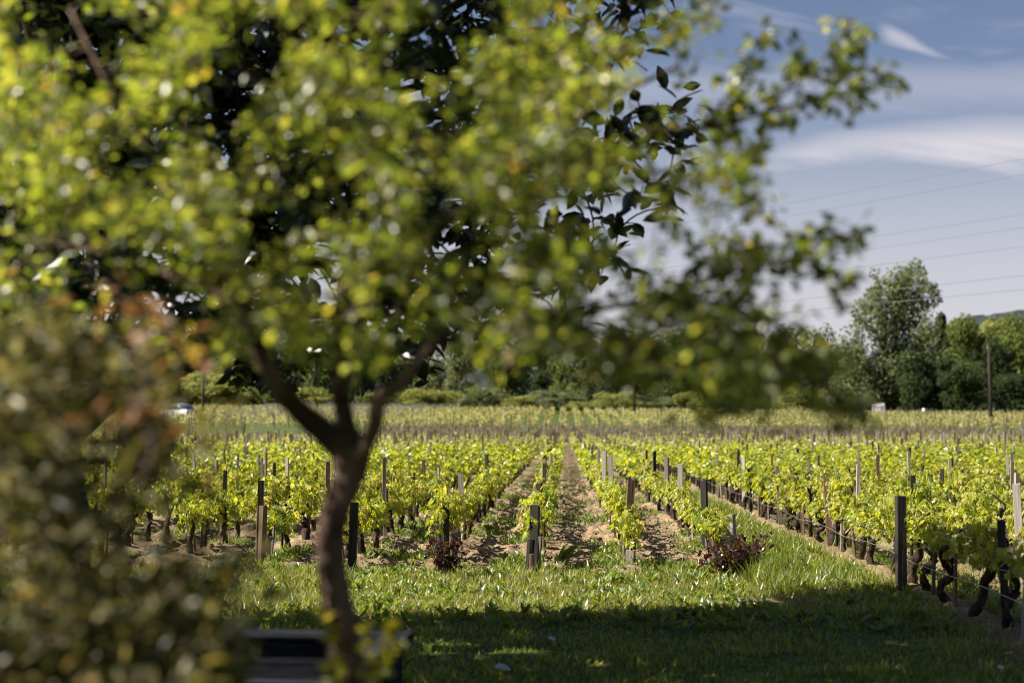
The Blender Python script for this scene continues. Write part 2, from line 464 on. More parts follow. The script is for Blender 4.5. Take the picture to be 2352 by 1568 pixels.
def ground_mat():
    m, nt, out = mat('vineyard_ground')
    N, L = nt.nodes.new, nt.links.new
    at = N('ShaderNodeAttribute'); at.attribute_name = 'soil'
    tc = N('ShaderNodeTexCoord')

    def noise(s, d=8, r=.62):
        n = N('ShaderNodeTexNoise'); n.inputs['Scale'].default_value = s; n.inputs['Detail'].default_value = d; n.inputs['Roughness'].default_value = r
        L(tc.outputs['Object'], n.inputs['Vector']); return n.outputs[0]
    n1, n2, n3 = noise(2.2), noise(26, 6), noise(.35, 5)
    rs = ramp_node(nt, [(.30, (.085, .056, .033)), (.5, (.20, .143, .088)), (.70, (.36, .27, .172))])
    mxn = N('ShaderNodeMath'); mxn.operation = 'MULTIPLY_ADD'; L(n2, mxn.inputs[0]); mxn.inputs[1].default_value = .55
    h = N('ShaderNodeMath'); h.operation = 'MULTIPLY'; L(n1, h.inputs[0]); h.inputs[1].default_value = .45
    L(h.outputs[0], mxn.inputs[2]); L(mxn.outputs[0], rs.inputs[0])
    rg = ramp_node(nt, [(.3, (.025, .042, .010)), (.55, (.055, .08, .018)), (.75, (.10, .11, .035))]); L(n1, rg.inputs[0])
    mx = N('ShaderNodeMix'); mx.data_type = 'RGBA'; L(at.outputs['Fac'], mx.inputs[0]); L(rg.outputs[0], mx.inputs[6]); L(rs.outputs[0], mx.inputs[7])
    # far fields: grassy strips
    p = N('ShaderNodeBsdfPrincipled'); p.inputs['Roughness'].default_value = .95; p.inputs['Specular IOR Level'].default_value = .15
    L(mx.outputs[2], p.inputs['Base Color'])
    b = N('ShaderNodeBump'); b.inputs['Strength'].default_value = .9; b.inputs['Distance'].default_value = .03
    L(n2, b.inputs['Height']); L(b.outputs[0], p.inputs['Normal'])
    L(p.outputs[0], out.inputs[0])
    return m


M['ground'] = ground_mat()


# ------------------------------------------------------------------ setting: ground and hill
def axis(segs):
    out = []
    for a, b, s in segs: out.append(np.arange(a, b, s))
    return np.unique(np.round(np.concatenate(out), 4))


gx = axis([(-1500, -200, 60), (-200, -40, 8), (-40, -10, 1.2), (-10, -5.5, .2), (-5.5, 6.6, .042), (6.6, 14, .25), (14, 40, 1.2), (40, 200, 8), (200, 1501, 60)])
gy = axis([(-60, 0, 4), (0, 9, .3), (9, 15, .06), (15, 27, .05), (27, 45, .12), (45, 100, .5), (100, 260, 2), (260, 2500, 80)])
X, Y = np.meshgrid(gx, gy)
xf, yf = X.ravel(), Y.ravel()
S = soil_mask(xf, yf)
far = np.clip((yf - 104) / 6, 0, 1)
S = S * (1 - far) + far * np.where((yf < 128) & (xf > -14) & (xf < 34), .35, .06)
Z = gz(xf, yf)
nx, ny = len(gx), len(gy)
idx = (np.arange(ny - 1)[:, None] * nx + np.arange(nx - 1)[None, :]).ravel()
Q = np.stack((idx, idx + 1, idx + nx + 1, idx + nx), 1)
ground = link('ground', mesh_np('ground', np.stack((xf, yf, Z), 1), Q, M['ground'], True, attrs={'soil': S}))
tag(ground, 'sandy brown tilled vineyard soil with green headland in front', kind='structure')

hx = np.linspace(-700, 900, 260); hy = np.linspace(620, 1300, 40)
HX, HY = np.meshgrid(hx, hy)
prof = np.sin(np.clip((HY - 620) / 420, 0, 1) * math.pi / 2)
hs_ = np.clip((HX - 235) / 75, 0, 1); crest = 38 + 38 * hs_ * hs_ * (3 - 2 * hs_) + 2 * np.sin(HX / 40) + 6 * (fbm(HX / 60, HY / 60, 5) - .5)
HZ = 3 + crest * prof + 9 * np.abs(fbm(HX / 14, HY / 14, 8) - .5) * prof
idx = (np.arange(39)[:, None] * 260 + np.arange(259)[None, :]).ravel()
hill = link('hill', mesh_np('hill', np.stack((HX.ravel(), HY.ravel(), HZ.ravel()), 1), np.stack((idx, idx + 1, idx + 261, idx + 260), 1),
                            rough_mat('wooded_hill', (.006, .010, .012), (.018, .023, .020), .06, (1, 1, 1), .95, .3), True))
tag(hill, 'low wooded hill on the skyline', kind='structure')

# ------------------------------------------------------------------ vines
def ordinal(n):
    o = ['first', 'second', 'third', 'fourth', 'fifth', 'sixth', 'seventh', 'eighth', 'ninth', 'tenth', 'eleventh', 'twelfth', 'thirteenth', 'fourteenth', 'fifteenth',
         'sixteenth', 'seventeenth', 'eighteenth', 'nineteenth', 'twentieth']
    tens = {2: 'twenty', 3: 'thirty', 4: 'forty', 5: 'fifty', 6: 'sixty', 7: 'seventy', 8: 'eighty', 9: 'ninety'}
    if n <= 20: return o[n - 1]
    if n % 10 == 0: return tens[n // 10][:-1] + 'ieth'
    return tens[n // 10] + '-' + o[n % 10 - 1]


def rowdesc(k):
    d = {0: 'the row starting behind the plum trunk', 1: 'the row ending at the small rose', 2: 'the row ending at two dark stakes', 3: 'the row ending at the striped post',
         4: 'the row ending at the maroon rose bush', 5: 'the gnarled row beside the grass strip'}
    if k in d: return d[k]
    if k > 5: return f'the {ordinal(k - 5)} row beyond the gnarled grass-strip row'
    return f'the {ordinal(-k)} row past the plum trunk'


def make_foliage(seed, droop=0.0, wide=.13, top=.95, n_shoot=13):
    r = np.random.default_rng(seed)
    parts, pos, nor, dr, sz = [], [], [], [], []
    for s in range(n_shoot):
        x0 = r.uniform(-.60, .60); base = np.array((r.normal(0, .035), x0, .42 + r.uniform(-.04, .10)))
        h = r.uniform(.16, .34) * (1.35 if r.random() < .12 else 1)
        out = r.normal(0, wide * .62); lean = r.normal(0, .12)
        tip = base + np.array((out, lean, h - abs(out) * .5))
        mid = (base + tip) / 2 + np.array((out * .25, 0, .06))
        path = smooth_path([base, mid, tip], 5)
        parts.append(tube(path, np.linspace(.005, .002, len(path)), 4, cap=False))
        nl = int(r.integers(7, 11))
        for i in range(nl):
            t = (i + r.random()) / nl
            p = path[int(t * (len(path) - 1))]
            a = r.uniform(0, 2 * math.pi)
            side = np.array((math.cos(a), math.sin(a), r.uniform(-.35, .25)))
            q = p + side * r.uniform(.02, .065)
            pos.append(q); sz.append(r.uniform(.07, .13) * (1.0 - .55 * max(0, t - .7) / .3))
            dr.append(side + np.array((0, 0, -.55)))
            nor.append(np.array((side[0] * .8, side[1] * .8, .55)) + r.normal(0, .42, 3))
    for i in range(34):                                                     # leaves low round the arms
        p = np.array((r.normal(0, .065), r.uniform(-.55, .55), r.uniform(.36, .62)))
        a = r.uniform(0, 2 * math.pi); side = np.array((math.cos(a), math.sin(a) * .7, -.3))
        pos.append(p + side * .06); sz.append(r.uniform(.06, .11)); dr.append(side + np.array((0, 0, -.6))); nor.append(np.array((side[0], side[1], .5)) + r.normal(0, .35, 3))
    pos, nor, dr, sz = map(np.array, (pos, nor, dr, sz))
    parts.append(scatter(*VL, pos, frames(nor, dr), sz))
    V, T = join(parts)
    return mesh_np('vine_foliage', V, T, M['vine_leaf'])


def make_trunk(seed, thick=.038, lean=.06, mossy=False):
    r = np.random.default_rng(seed)
    top = np.array((r.normal(0, lean * .4), -lean + r.normal(0, lean), .40 + r.uniform(-.04, .05)))
    p1 = np.array((r.normal(0, .03), r.normal(0, .05), .16)); p2 = np.array((top[0] * .5 + r.normal(0, .03), top[1] * .6 + r.normal(0, .05), .30))
    path = smooth_path([(0, 0, -.08), p1, p2, top], 5)
    n = len(path); rad = thick * (1.25 - .4 * np.linspace(0, 1, n)) * (1 + .22 * r.random(n)); rad[0:2] *= 1.25; rad[-2:] *= 1.35
    parts = [tube(path, rad, 9, .22, r)]
    for s in (-1, 1):
        e = top + np.array((r.normal(0, .04), s * r.uniform(.22, .42), r.uniform(.03, .13)))
        m = (top + e) / 2 + np.array((r.normal(0, .03), 0, r.normal(0, .04)))
        a = smooth_path([top - np.array((0, 0, .02)), m, e], 5)
        parts.append(tube(a, np.linspace(thick * .75, thick * .38, len(a)) * (1 + .25 * r.random(len(a))), 7, .2, r))
        if r.random() < .7:                                                 # pruned spur
            b = smooth_path([m, m + np.array((r.normal(0, .03), s * .03, .08)), m + np.array((r.normal(0, .05), s * .05, r.uniform(.12, .2)))], 4)
            parts.append(tube(b, np.linspace(thick * .45, thick * .25, len(b)), 6, .2, r))
    if r.random() < .8:                                                     # knob of an old cut
        k = path[n // 2]; d = np.array((r.normal(0, 1), r.normal(0, 1), .2)); d /= np.linalg.norm(d)
        parts.append(tube([k, k + d * thick * 1.1, k + d * thick * 1.7], [thick * .8, thick * .75, thick * .35], 7, .2, r))
    V, T = join(parts)
    return mesh_np('vine_trunk', V, T, M['mossy_bark'] if mossy else M['vine_bark'], True)


def make_old(seed, mossy):
    """crooked old vine: leaning bent trunk forking into knobbly arms"""
    r = np.random.default_rng(seed); th = r.uniform(.030, .044)
    ln = r.uniform(-.38, .16); top = np.array((r.normal(0, .06), ln, r.uniform(.40, .54)))
    bend = np.array((r.normal(0, .05), r.normal(0, .06), 0))
    path = smooth_path([(0, 0, -.08), (0, .02, .02), top * (.35, .25, .4) + bend, top * (.7, .8, .72) - bend * .6, top], 5)
    n = len(path); rad = th * np.interp(np.linspace(0, 1, n), [0, .25, .6, 1], [1.45, 1.1, .95, 1.25]) * (1 + .28 * r.random(n))
    parts = [tube(path, rad, 10, .26, r)]
    for i in range(int(r.integers(2, 4))):
        s = (-1, 1, -1)[i]
        e = top + np.array((r.normal(0, .08), s * r.uniform(.12, .34), r.uniform(.05, .26))); m = (top + e) / 2 + r.normal(0, .045, 3)
        a = smooth_path([top - (0, 0, .03), m, e], 5)
        parts.append(tube(a, np.linspace(th * .85, th * .45, len(a)) * (1 + .35 * r.random(len(a))), 8, .25, r))
        if r.random() < .6:
            b = [m, m + np.array((r.normal(0, .03), r.normal(0, .03), .07)), m + np.array((r.normal(0, .05), r.normal(0, .06), r.uniform(.12, .2)))]
            parts.append(tube(smooth_path(b, 4), np.linspace(th * .5, th * .3, 9), 6, .25, r))
    for i in range(3):
        k = path[int(r.integers(4, n - 3))]; d = norm(r.normal(0, 1, (1, 3)))[0]; d[2] *= .4
        parts.append(tube([k, k + d * th * 1.0, k + d * th * 1.55], [th * .75, th * .7, th * .3], 7, .25, r))
    V, T = join(parts)
    return mesh_np('vine_trunk', V, T, M['mossy_bark'] if mossy else M['vine_bark'], True)


FOL = [make_foliage(100 + i) for i in range(10)]
FOL_THIN = [make_foliage(140 + i, n_shoot=9) for i in range(4)]
TRK = [make_trunk(200 + i, .036 + .006 * (i % 3)) for i in range(8)]
TRK_OLD = [make_old(230 + i, i % 3 == 0) for i in range(9)]

PEG = []
for i in range(5):
    V, T = tube([(0, 0, -.1), (.004, 0, .25), (0, .004, .44 + .04 * i)], [.024, .022, .019], 6, .14)
    PEG.append(mesh_np('support_peg', V, T, M[('brown_wood', 'grey_wood', 'brown_wood', 'black_wood', 'pale_wood')[i]]))
cands = []
for k in range(-58, 59):
    x = ROWX[k]; y = ROWY[k] + .42
    n = 0
    while y < END:
        n += 1
        p = pix((x, y, .6))
        if -90 < p[0] < 2440: cands.append((y, k, n, x + rnd.gauss(0, .03), p[0]))
        y += .98 + rnd.uniform(-.12, .12) if k != 5 else .80 + rnd.uniform(-.15, .15)
cands.sort()
near, farv = cands[:300], cands[300:]
counts = {}
for y, k, n, x, _ in near:
    counts[k] = counts.get(k, 0) + 1
    old = k >= 5
    z = g1(x, y)
    t = empty('grapevine', (x, y, z - .02))
    desc = ('thick old grapevine' if k == 5 else 'young-leaved grapevine')
    tag(t, f'{ordinal(counts[k])} {desc} up {rowdesc(k)}', 'grapevine', 'grapevines in rows')
    fl = rnd.random() < .5
    t.rotation_euler = (0, 0, math.pi if (fl and not k == 5) else 0)
    s = rnd.uniform(.9, 1.12); t.scale = (s * .82, s, s * rnd.uniform(.78, 1.1))
    link('trunk', rnd.choice(TRK_OLD if (old and rnd.random() < .8) else TRK), t)
    if rnd.random() < .6:
        pg = link('support_peg', rnd.choice(PEG), t, (rnd.uniform(-.05, .05), rnd.choice((-1, 1)) * rnd.uniform(.07, .3), 0)); pg.rotation_euler = (rnd.gauss(0, .06), rnd.gauss(0, .06), rnd.uniform(0, 3))
    f = link('foliage', rnd.choice(FOL_THIN if (old and y < 14.5) or rnd.random() < .16 else FOL), t)
    f.location = (0, 0, rnd.uniform(-.05, .03))
    if old: f.location.z = (.18 if y < 14.5 else .10) if k == 5 else .09; f.scale = (1, 1, .84 if y < 14.5 else .92)

# rows farther off: one mass
def rows_mass(name, vs, per, leaf, h0, h1, wid, m, lab, seed, trunks=True):
    r = np.random.default_rng(seed); vs = np.array(vs)
    n = len(vs); N_ = n * per
    b = np.repeat(vs, per, 0)
    ht = np.repeat(r.uniform(.85, 1.15, n), per)
    p = np.stack((b[:, 0] + r.normal(0, wid, N_), b[:, 1] + r.uniform(-.58, .58, N_), np.repeat(gz(vs[:, 0], vs[:, 1]), per) + h0 + (h1 - h0) * r.beta(1.5, 1.4, N_) * ht), 1)
    nn = np.stack((r.normal(0, .6, N_), r.normal(0, .6, N_), np.full(N_, .7)), 1)
    dd = np.stack((r.normal(0, 1, N_), r.normal(0, 1, N_), np.full(N_, -.5)), 1)
    parts = [scatter(*QL, p, frames(nn, dd), leaf * r.uniform(.7, 1.25, N_))]
    me = [0] * (N_ * 2)
    if trunks:
        tb = box(-.03, .03, -.03, .03, -.1, .45)
        parts.append(scatter(*tb, np.stack((vs[:, 0], vs[:, 1], gz(vs[:, 0], vs[:, 1])), 1), np.repeat(np.eye(3)[None], n, 0), np.ones(n)))
        me += [1] * (12 * n)
    V, T = join(parts)
    o = link(name, mesh_np(name, V, T, [m, M['vine_bark']], mat_idx=np.array(me)))
    return tag(o, lab, 'vines', None, 'stuff')


mid = [(x, y) for y, k, n, x, _ in farv if y < 58]
dist = [(x, y) for y, k, n, x, _ in farv if y >= 58]
rows_mass('vine_foliage_mass', mid, 110, .12, .34, .90, .105, M['vine_leaf'], 'mass of bright vine rows stretching back across the vineyard', 301)
rows_mass('distant_vine_mass', dist, 44, .16, .30, .92, .12, M['far_vine'], 'thin blurred vine rows in the farthest part of the plot', 302, False)
slope = []
for k in range(-75, 76):
    x0 = k * 1.5
    for y in np.arange(128, 196, 1.3):
        x = x0 + (y - 128) * (.0 if x0 > -8 else .10)
        px, _ = pix((x, y, 2))
        if -60 < px < 2420 and not (y > 178 and px > 1900): slope.append((x + rnd.gauss(0, .05), y + rnd.gauss(0, .2)))
rows_mass('hillside_vine_mass', slope, 12, .24, .30, 1.0, .12, M['slope_vine'], 'pale vine rows on the rise below the tree line', 303, False)

# ------------------------------------------------------------------ stakes
def stake_mesh(w, h, m, round_=False, seed=0, t=None):
    r = np.random.default_rng(seed)
    t = t or w
    if round_:
        V, T = tube([(0, 0, -.1), (0, 0, h * .5), (0, 0, h)], [w * .55, w * .52, w * .5], 9, .14, r)
    else:
        V, T = box(-w / 2, w / 2, -t / 2, t / 2, -.1, h)
        V[4:, 2] += r.uniform(-.012, .012, 4); V[:, :2] += r.uniform(-.003, .003, (8, 2))
    return mesh_np('stake', V, T, m)


TONES = {'pale': ('pale_wood', 'pale grey'), 'grey': ('grey_wood', 'weathered grey'), 'brown': ('brown_wood', 'brown'), 'black': ('black_wood', 'blackened')}
STK = {}


def place_stake(x, y, top, tone, w=.05, lean=(0, 0), round_=False, base=0.0, kind='stake', label=None, tw=None):
    h = round(top * 20) / 20
    key = (h, tone, w, round_, tw)
    if key not in STK: STK[key] = stake_mesh(w, h, M[TONES[tone][0]], round_, len(STK), tw)
    o = link('vineyard_stake', STK[key], None, (x, y, g1(x, y)))
    o.rotation_euler = (lean[0], lean[1], rnd.uniform(-.5, .3))
    o['tone'] = tone
    return o


stakes = []                  # (row, y, object)
def stake_at(px, ytop, tone, row=None, w=.05, zt=.98, lean=None, round_=False, tw=None):
    """a stake whose head shows at (px, ytop): stands on the vine row that fits its height best"""
    if row is None:
        d = (CAM_H - zt) * F / max(ytop - 977, 14)
        xw = P(px, ytop, d)[0]
        row = min(ROWX, key=lambda k: abs(ROWX[k] - xw))
    x = ROWX[row]
    u = (px - 1294) / F
    y = x / u if abs(u) > .012 else (CAM_H - zt) * F / max(ytop - 977, 14)
    y = min(max(y, ROWY[row] - .3), 95)
    if row == 5: x -= .15 if px == 2060 else -.03; y = x / u
    top = CAM_H - (ytop - 977) * y / F - float(ramp(x, y))
    top = min(max(top, .5), 1.25)
    ln = lean if lean is not None else (rnd.gauss(0, .02), rnd.gauss(0, .025))
    o = place_stake(x + rnd.gauss(0, .02), y, top, tone, w, ln, round_, tw=tw)
    stakes.append((row, y, o))
    return o


for a in [(1062, 1092, 'pale', 1, .075), (1238, 1118, 'black', 2, .075), (1250, 1073, 'grey', 2, .065), (1263, 1055, 'grey', 2, .065), (1274, 1046, 'pale', 2, .06),
          (1440, 1106, 'brown', 3, .085), (1372, 1036, 'grey', 3), (1388, 1044, 'pale', 3, .07), (1401, 1053, 'pale', 3, .07),
          (1620, 1112, 'black', 4, .07), (1563, 1076, 'pale', 4, .07), (1527, 1050, 'grey', 4, .07), (1502, 1046, 'black', 4, .06), (1479, 1036, 'brown', 4, .05),
          (2060, 1145, 'black', 5, .085), (1897, 1103, 'brown', 5, .07), (1789, 1075, 'grey', 5, .055), (1701, 1055, 'pale', 5, .06), (1650, 1046, 'pale', 5, .06), (2293, 1210, 'black', 5, .055),
          (2223, 1203, 'brown', 6, .07), (2086, 1094, 'black', 6, .06), (1850, 1059, 'grey'), (2009, 1053, 'brown'), (1958, 1070, 'pale'), (2327, 1125, 'pale', 6, .075), (2313, 1092, 'pale'), (2298, 1048, 'pale'),
          (2146, 1079, 'black'), (2167, 1059, 'pale'), (2178, 1030, 'pale'), (2170, 1044, 'black'), (2073, 1029, 'grey'), (1928, 1028, 'pale'), (1838, 1165, 'brown', 5, .05),
          (1111, 1082, 'black', 1), (1143, 1069, 'grey', 1), (1163, 1047, 'grey', 1), (1182, 1045, 'black', 1),
          (947, 1085, 'black', 0, .07), (881, 1066, 'grey', 0), (884, 1130, 'black', 0, .08), (1007, 1071, 'pale', 0), (1057, 1055, 'pale', 0), (1083, 1041, 'grey', 0), (940, 1046, 'grey'),
          (694, 1110, 'grey', None, .08), (752, 1064, 'brown', None, .07), (722, 1040, 'grey'), (518, 1112, 'black', None, .07), (511, 1083, 'black'), (498, 1060, 'pale'), (488, 1037, 'pale'),
          (580, 1167, 'brown', -1, .09), (608, 1048, 'brown'), (632, 1065, 'black'), (590, 1041, 'grey'), (685, 1037, 'brown'), (180, 1045, 'grey'), (560, 1030, 'grey'), (660, 1026, 'grey'),
          (1115, 1049, 'black'), (1690, 1044, 'black'), (1740, 1026, 'grey'), (2238, 1020, 'brown'), (2110, 1036, 'grey'), (2040, 1018, 'pale')]:
    stake_at(*a)

# short dark end posts with their stubs
ends = []
for (px, yt, yb, row, tone, w, rd, lab) in [
    (808, 1160, 1312, 0, 'black', .085, False, 'blackened square post closing the row right behind the plum trunk'),
    (1017, 1172, 1292, 1, 'black', .13, True, 'thick dark round post with hanging wires behind the small rose'),
    (1226, 1158, 1312, 2, 'black', .10, False, 'broad dark plank post closing the row between the two bare lanes'),
    (1214, 1236, 1318, 2, 'black', .09, True, 'short black leaning stump at the foot of the dark plank post'),
    (1222, 1272, 1322, 2, 'brown', .055, True, 'short cut brown stub in front of the dark plank post'),
    (1236, 1228, 1312, 2, 'grey', .045, False, 'thin grey stake leaning beside the dark plank post'),
    (1452, 1173, 1268, 3, 'grey', .095, True, 'short grey fluted post at the end of the leafy middle row'),
    (1447, 1268, 1306, 3, 'pale', .085, False, 'squat sawn-off pale post standing in the grass under vine leaves'),
    (1683, 1184, 1285, 4, 'pale', .10, False, 'stout pale square post rising from the maroon rose bush'),
    (1669, 1232, 1290, 4, 'pale', .045, False, 'slim pale peg beside the stout post in the maroon rose'),
    (1018, 1285, 1325, 1, 'pale', .04, False, 'small pale peg standing in the small red rose')]:
    d = CAM_H * F / (yb - 977); p = P(px, yb, d)
    y = p[1]; top = (yb - yt) * y / F
    o = place_stake(p[0], y, top, tone, w, (rnd.gauss(0, .03), rnd.gauss(0, .03) + (.06 if 'leaning' in lab else 0)), rd, tw=w * .6 if 'plank' in lab else None)
    o.name = 'row_end_post'
    tag(o, lab, 'post', 'posts at the row ends')

# the rest of the stakes at random along the rows
taken = {}
for row, y, _ in stakes: taken.setdefault(row, []).append(y)
rest = []
for k in range(-58, 59):
    y = ROWY[k] + rnd.uniform(6, 9)
    while y < END:
        if all(abs(y - q) > 2.4 for q in taken.get(k, [])):
            px, _ = pix((ROWX[k], y, .9))
            if -60 < px < 2410 and not (y < 21 and -1 < k < 6): rest.append((y, k))
        y += rnd.uniform(2.0, 4.4)
rest.sort()
n_more = 288 - len(stakes)
for y, k in rest[:n_more]:
    tone = rnd.choice(['pale', 'pale', 'grey', 'grey', 'brown', 'black', 'grey'])
    o = place_stake(ROWX[k] + rnd.gauss(0, .03), y, rnd.uniform(.90, 1.10), tone, rnd.choice([.045, .05, .06]), (rnd.gauss(0, .03), rnd.gauss(0, .04)))
    stakes.append((k, y, o))
cnt = {}
for k, y, o in sorted(stakes, key=lambda s: s[1]):
    key = (k, o['tone']); cnt[key] = cnt.get(key, 0) + 1
    tag(o, f'{ordinal(cnt[key])} {TONES[o["tone"]][1]} stake up {rowdesc(k)}', 'stake', 'wooden stakes along the vine rows')
tb = box(-.03, .03, -.03, .03, -.1, 1.05)
fp = [(ROWX[k] + rnd.gauss(0, .03), y) for y, k in rest[n_more:]]
for k in range(-75, 76):
    for y in np.arange(122, 190, 4.5):
        x0 = k * 1.5; x = x0 + (y - 128) * (.0 if x0 > -8 else .10)
        if -60 < pix((x, y, 2))[0] < 2420 and rnd.random() < .8: fp.append((x + rnd.gauss(0, .1), y + rnd.gauss(0, .5)))
fp = np.array(fp)
V, T = scatter(*tb, np.stack((fp[:, 0], fp[:, 1], gz(fp[:, 0], fp[:, 1])), 1), np.repeat(np.eye(3)[None], len(fp), 0), np.stack((rng.uniform(.9, 1.5, len(fp)), rng.uniform(.9, 1.5, len(fp)), rng.uniform(.95, 1.35, len(fp))), 1))
tag(link('stake_mass', mesh_np('far_stakes', V, T, [M['grey_wood'], M['pale_wood'], M['brown_wood']], mat_idx=np.repeat(rng.integers(0, 3, len(fp)), 12))),
    'hundreds of grey stakes standing in the far rows', 'stakes', None, 'stuff')
# tall pale stakes of the young plantation
pl = [(-34 + 2.6 * k + (y - 150) * .03 * (k - 3), y) for k in range(7) for y in np.arange(138, 212, 1.6)]
pl = np.array(pl)
V, T = scatter(*tb, np.stack((pl[:, 0], pl[:, 1], gz(pl[:, 0], pl[:, 1])), 1), np.repeat(np.eye(3)[None], len(pl), 0), np.stack((np.full(len(pl), 1.6), np.full(len(pl), 1.6), np.full(len(pl), 1.3)), 1))
tag(link('plantation_stake_mass', mesh_np('plantation_stakes', V, T, M['pale_wood'])), 'pale stakes of a young plantation in converging lines near the pole', 'stakes', None, 'stuff')

# ------------------------------------------------------------------ trellis wires
def wire(row, h, y0, y1, lab, r=.0032):
    ys = np.arange(y0, y1, 1.1); x = ROWX[row]
    xs = x + .045 + .012 * np.sin(ys * 2.1 + row)
    zs = gz(np.full(len(ys), x), ys, False) + h + .025 * np.sin(ys * 1.7 + row * 2 + h * 9) - .01
    V, T = tube(np.stack((xs - .10 * (row >= 4), ys, zs), 1), r, 5)
    tag(link('trellis_wire', mesh_np('trellis_wire', V, T, M['wire'], True)), lab, 'wire', 'trellis wires along the rows')


for k in range(-3, 10):
    y0 = ROWY[k]
    wire(k, .33, y0, 60, f'lower trellis wire strung along {rowdesc(k)}')
    wire(k, .52, y0, 60, f'upper trellis wire strung along {rowdesc(k)}', .0026)

# ------------------------------------------------------------------ grass and weeds
def grass_field(name, n, xr, yr, keep, h, wid, m, lab, seed, tmpl=GB, lean=.8):
    r = np.random.default_rng(seed)
    # density falls with distance: sample uniformly in picture-like space
    y = 1 / (1 / yr[1] + r.random(n) * (1 / yr[0] - 1 / yr[1])); x = r.uniform(*xr, n) * (y / yr[1] if isinstance(xr, tuple) and xr[0] == -xr[1] else 1)
    k = r.random(n) < keep(x, y)
    x, y = x[k], y[k]; n = len(x)
    hh = h * r.uniform(.4, 1.45, n) * (.35 + 1.4 * fbm(x * 1.3, y * 1.3, seed))
    hh = hh * np.where((fbm(x * 2.5, y * 2.5, seed + 9) > .60), 1.7, 1.0)
    a = r.uniform(0, 2 * math.pi, n)
    up = np.stack((r.normal(0, lean * .5, n), r.normal(0, lean * .5, n), np.ones(n)), 1)
    d = np.stack((np.cos(a), np.sin(a), np.zeros(n)), 1)
    V, T = scatter(*tmpl, np.stack((x, y, gz(x, y) - .01), 1), frames(up, d), np.stack((wid * r.uniform(.7, 1.4, n), hh, hh), 1))
    return tag(link(name, mesh_np(name, V, T, m)), lab, 'grass', None, 'stuff')


lane_grass = lambda x, y: np.clip(1 - soil_mask(x, y) * 1.25, 0, 1)
grass_field('lawn_grass', 150000, (-6.2, 6.2), (5.5, 13.6), lambda x, y: lane_grass(x, y), .045, .15, M['grass'], 'short mown lawn grass lying in shade', 401)
grass_field('meadow_grass', 150000, (-8.5, 8.5), (12.2, 21.0), lambda x, y: lane_grass(x, y) * np.where((y > 16) & (x < -.2), .5, 1), .078, .15, M['rough_grass'], 'sunlit rough grass of the headland at the row ends', 402)
grass_field('strip_grass', 50000, (1.9, 3.6), (14, 60), lambda x, y: lane_grass(x, y), .11, .16, M['grass'], 'tall grass of the strip between two vine rows', 403)
grass_field('lane_weeds', 60000, (-3.6, 1.9), (15.5, 45), lambda x, y: np.clip(1.05 - soil_mask(x, y) * 1.2, 0, 1) * .9, .07, .35, M['weed'], 'low green weeds patching the tilled lanes', 404, lean=.9)


def rosettes(n, seed):
    """broad-leaved weeds: dandelion and dock tufts"""
    r = np.random.default_rng(seed); pos, nor, dr, sz = [], [], [], []
    for i in range(n):
        y = 1 / (1 / 24 + r.random() * (1 / 11.5 - 1 / 24)); x = r.uniform(-4, 4.2)
        if soil_mask(np.array([x]), np.array([y]))[0] > .55: continue
        z = g1(x, y)
        for j in range(int(r.integers(7, 13))):
            a = r.uniform(0, 6.28); e = r.uniform(.25, 1.2)
            pos.append((x, y, z + .01)); dr.append((math.cos(a) * math.cos(e), math.sin(a) * math.cos(e), math.sin(e)))
            nor.append((-math.cos(a) * math.sin(e), -math.sin(a) * math.sin(e), math.cos(e))); sz.append(r.uniform(.07, .16))
    V, T = scatter(*LL, np.array(pos), frames(np.array(nor), np.array(dr)), np.array(sz))
    return tag(link('broadleaf_weeds', mesh_np('broadleaf_weeds', V, T, M['weed'])), 'dock and dandelion tufts mixed into the headland grass', 'weeds', None, 'stuff')


rosettes(900, 411)
# one big dock plant beside the row that ends at the plank post
p = P(1258, 1300, 16.6)
ang = [(.5, 1.0, .30), (.9, .75, .34), (.15, .8, .26), (1.4, 1.1, .25), (2.3, 1.0, .22), (3.3, .9, .2), (.7, .5, .28)]
dr = np.array([(math.cos(a) * math.cos(e), -math.sin(a) * .3 * math.cos(e), math.sin(e)) for a, e, s in ang]); nr = np.cross(dr, np.array((0, 1., 0.))); nr[:, 1] -= .5; nr[:, 2] = np.abs(nr[:, 2]) + .3
V, T = scatter(*LL, np.zeros((len(ang), 3)), frames(nr, dr), np.array([s for *_, s in ang]))
tag(link('dock_plant', mesh_np('dock_plant', V, T, M['weed']), None, (p[0] + .12, p[1], g1(p[0], p[1]) + .02)), 'broad-leaved dock plant with long upright leaves by the dark plank post', 'plant')

# loose clods
r = np.random.default_rng(5)
n = 9000
y = 1 / (1 / 38 + r.random(n) * (1 / 15.6 - 1 / 38)); x = r.uniform(-3.6, 2.0, n)
k = r.random(n) < soil_mask(x, y) ** 2
x, y = x[k], y[k]; n = len(x)
oc = np.array([(1, 0, 0), (0, 1, 0), (-1, 0, 0), (0, -1, 0), (0, 0, .8), (0, 0, -.8)], float) + r.normal(0, .12, (6, 3))
of = np.array([(0, 1, 4), (1, 2, 4), (2, 3, 4), (3, 0, 4), (1, 0, 5), (2, 1, 5), (3, 2, 5), (0, 3, 5)])
rot = frames(r.normal(0, 1, (n, 3)), r.normal(0, 1, (n, 3)))
V, T = scatter(oc, of, np.stack((x, y, gz(x, y) + .004), 1), rot, np.stack((r.uniform(.6, 1.4, n), r.uniform(.6, 1.4, n), r.uniform(.5, 1, n)), 1) * (.008 + .028 * r.random(n) ** 3)[:, None])
tag(link('soil_clods', mesh_np('soil_clods', V, T, M['soil_clod'])), 'crumbled clods of dry earth strewn over the lanes', 'soil', None, 'stuff')

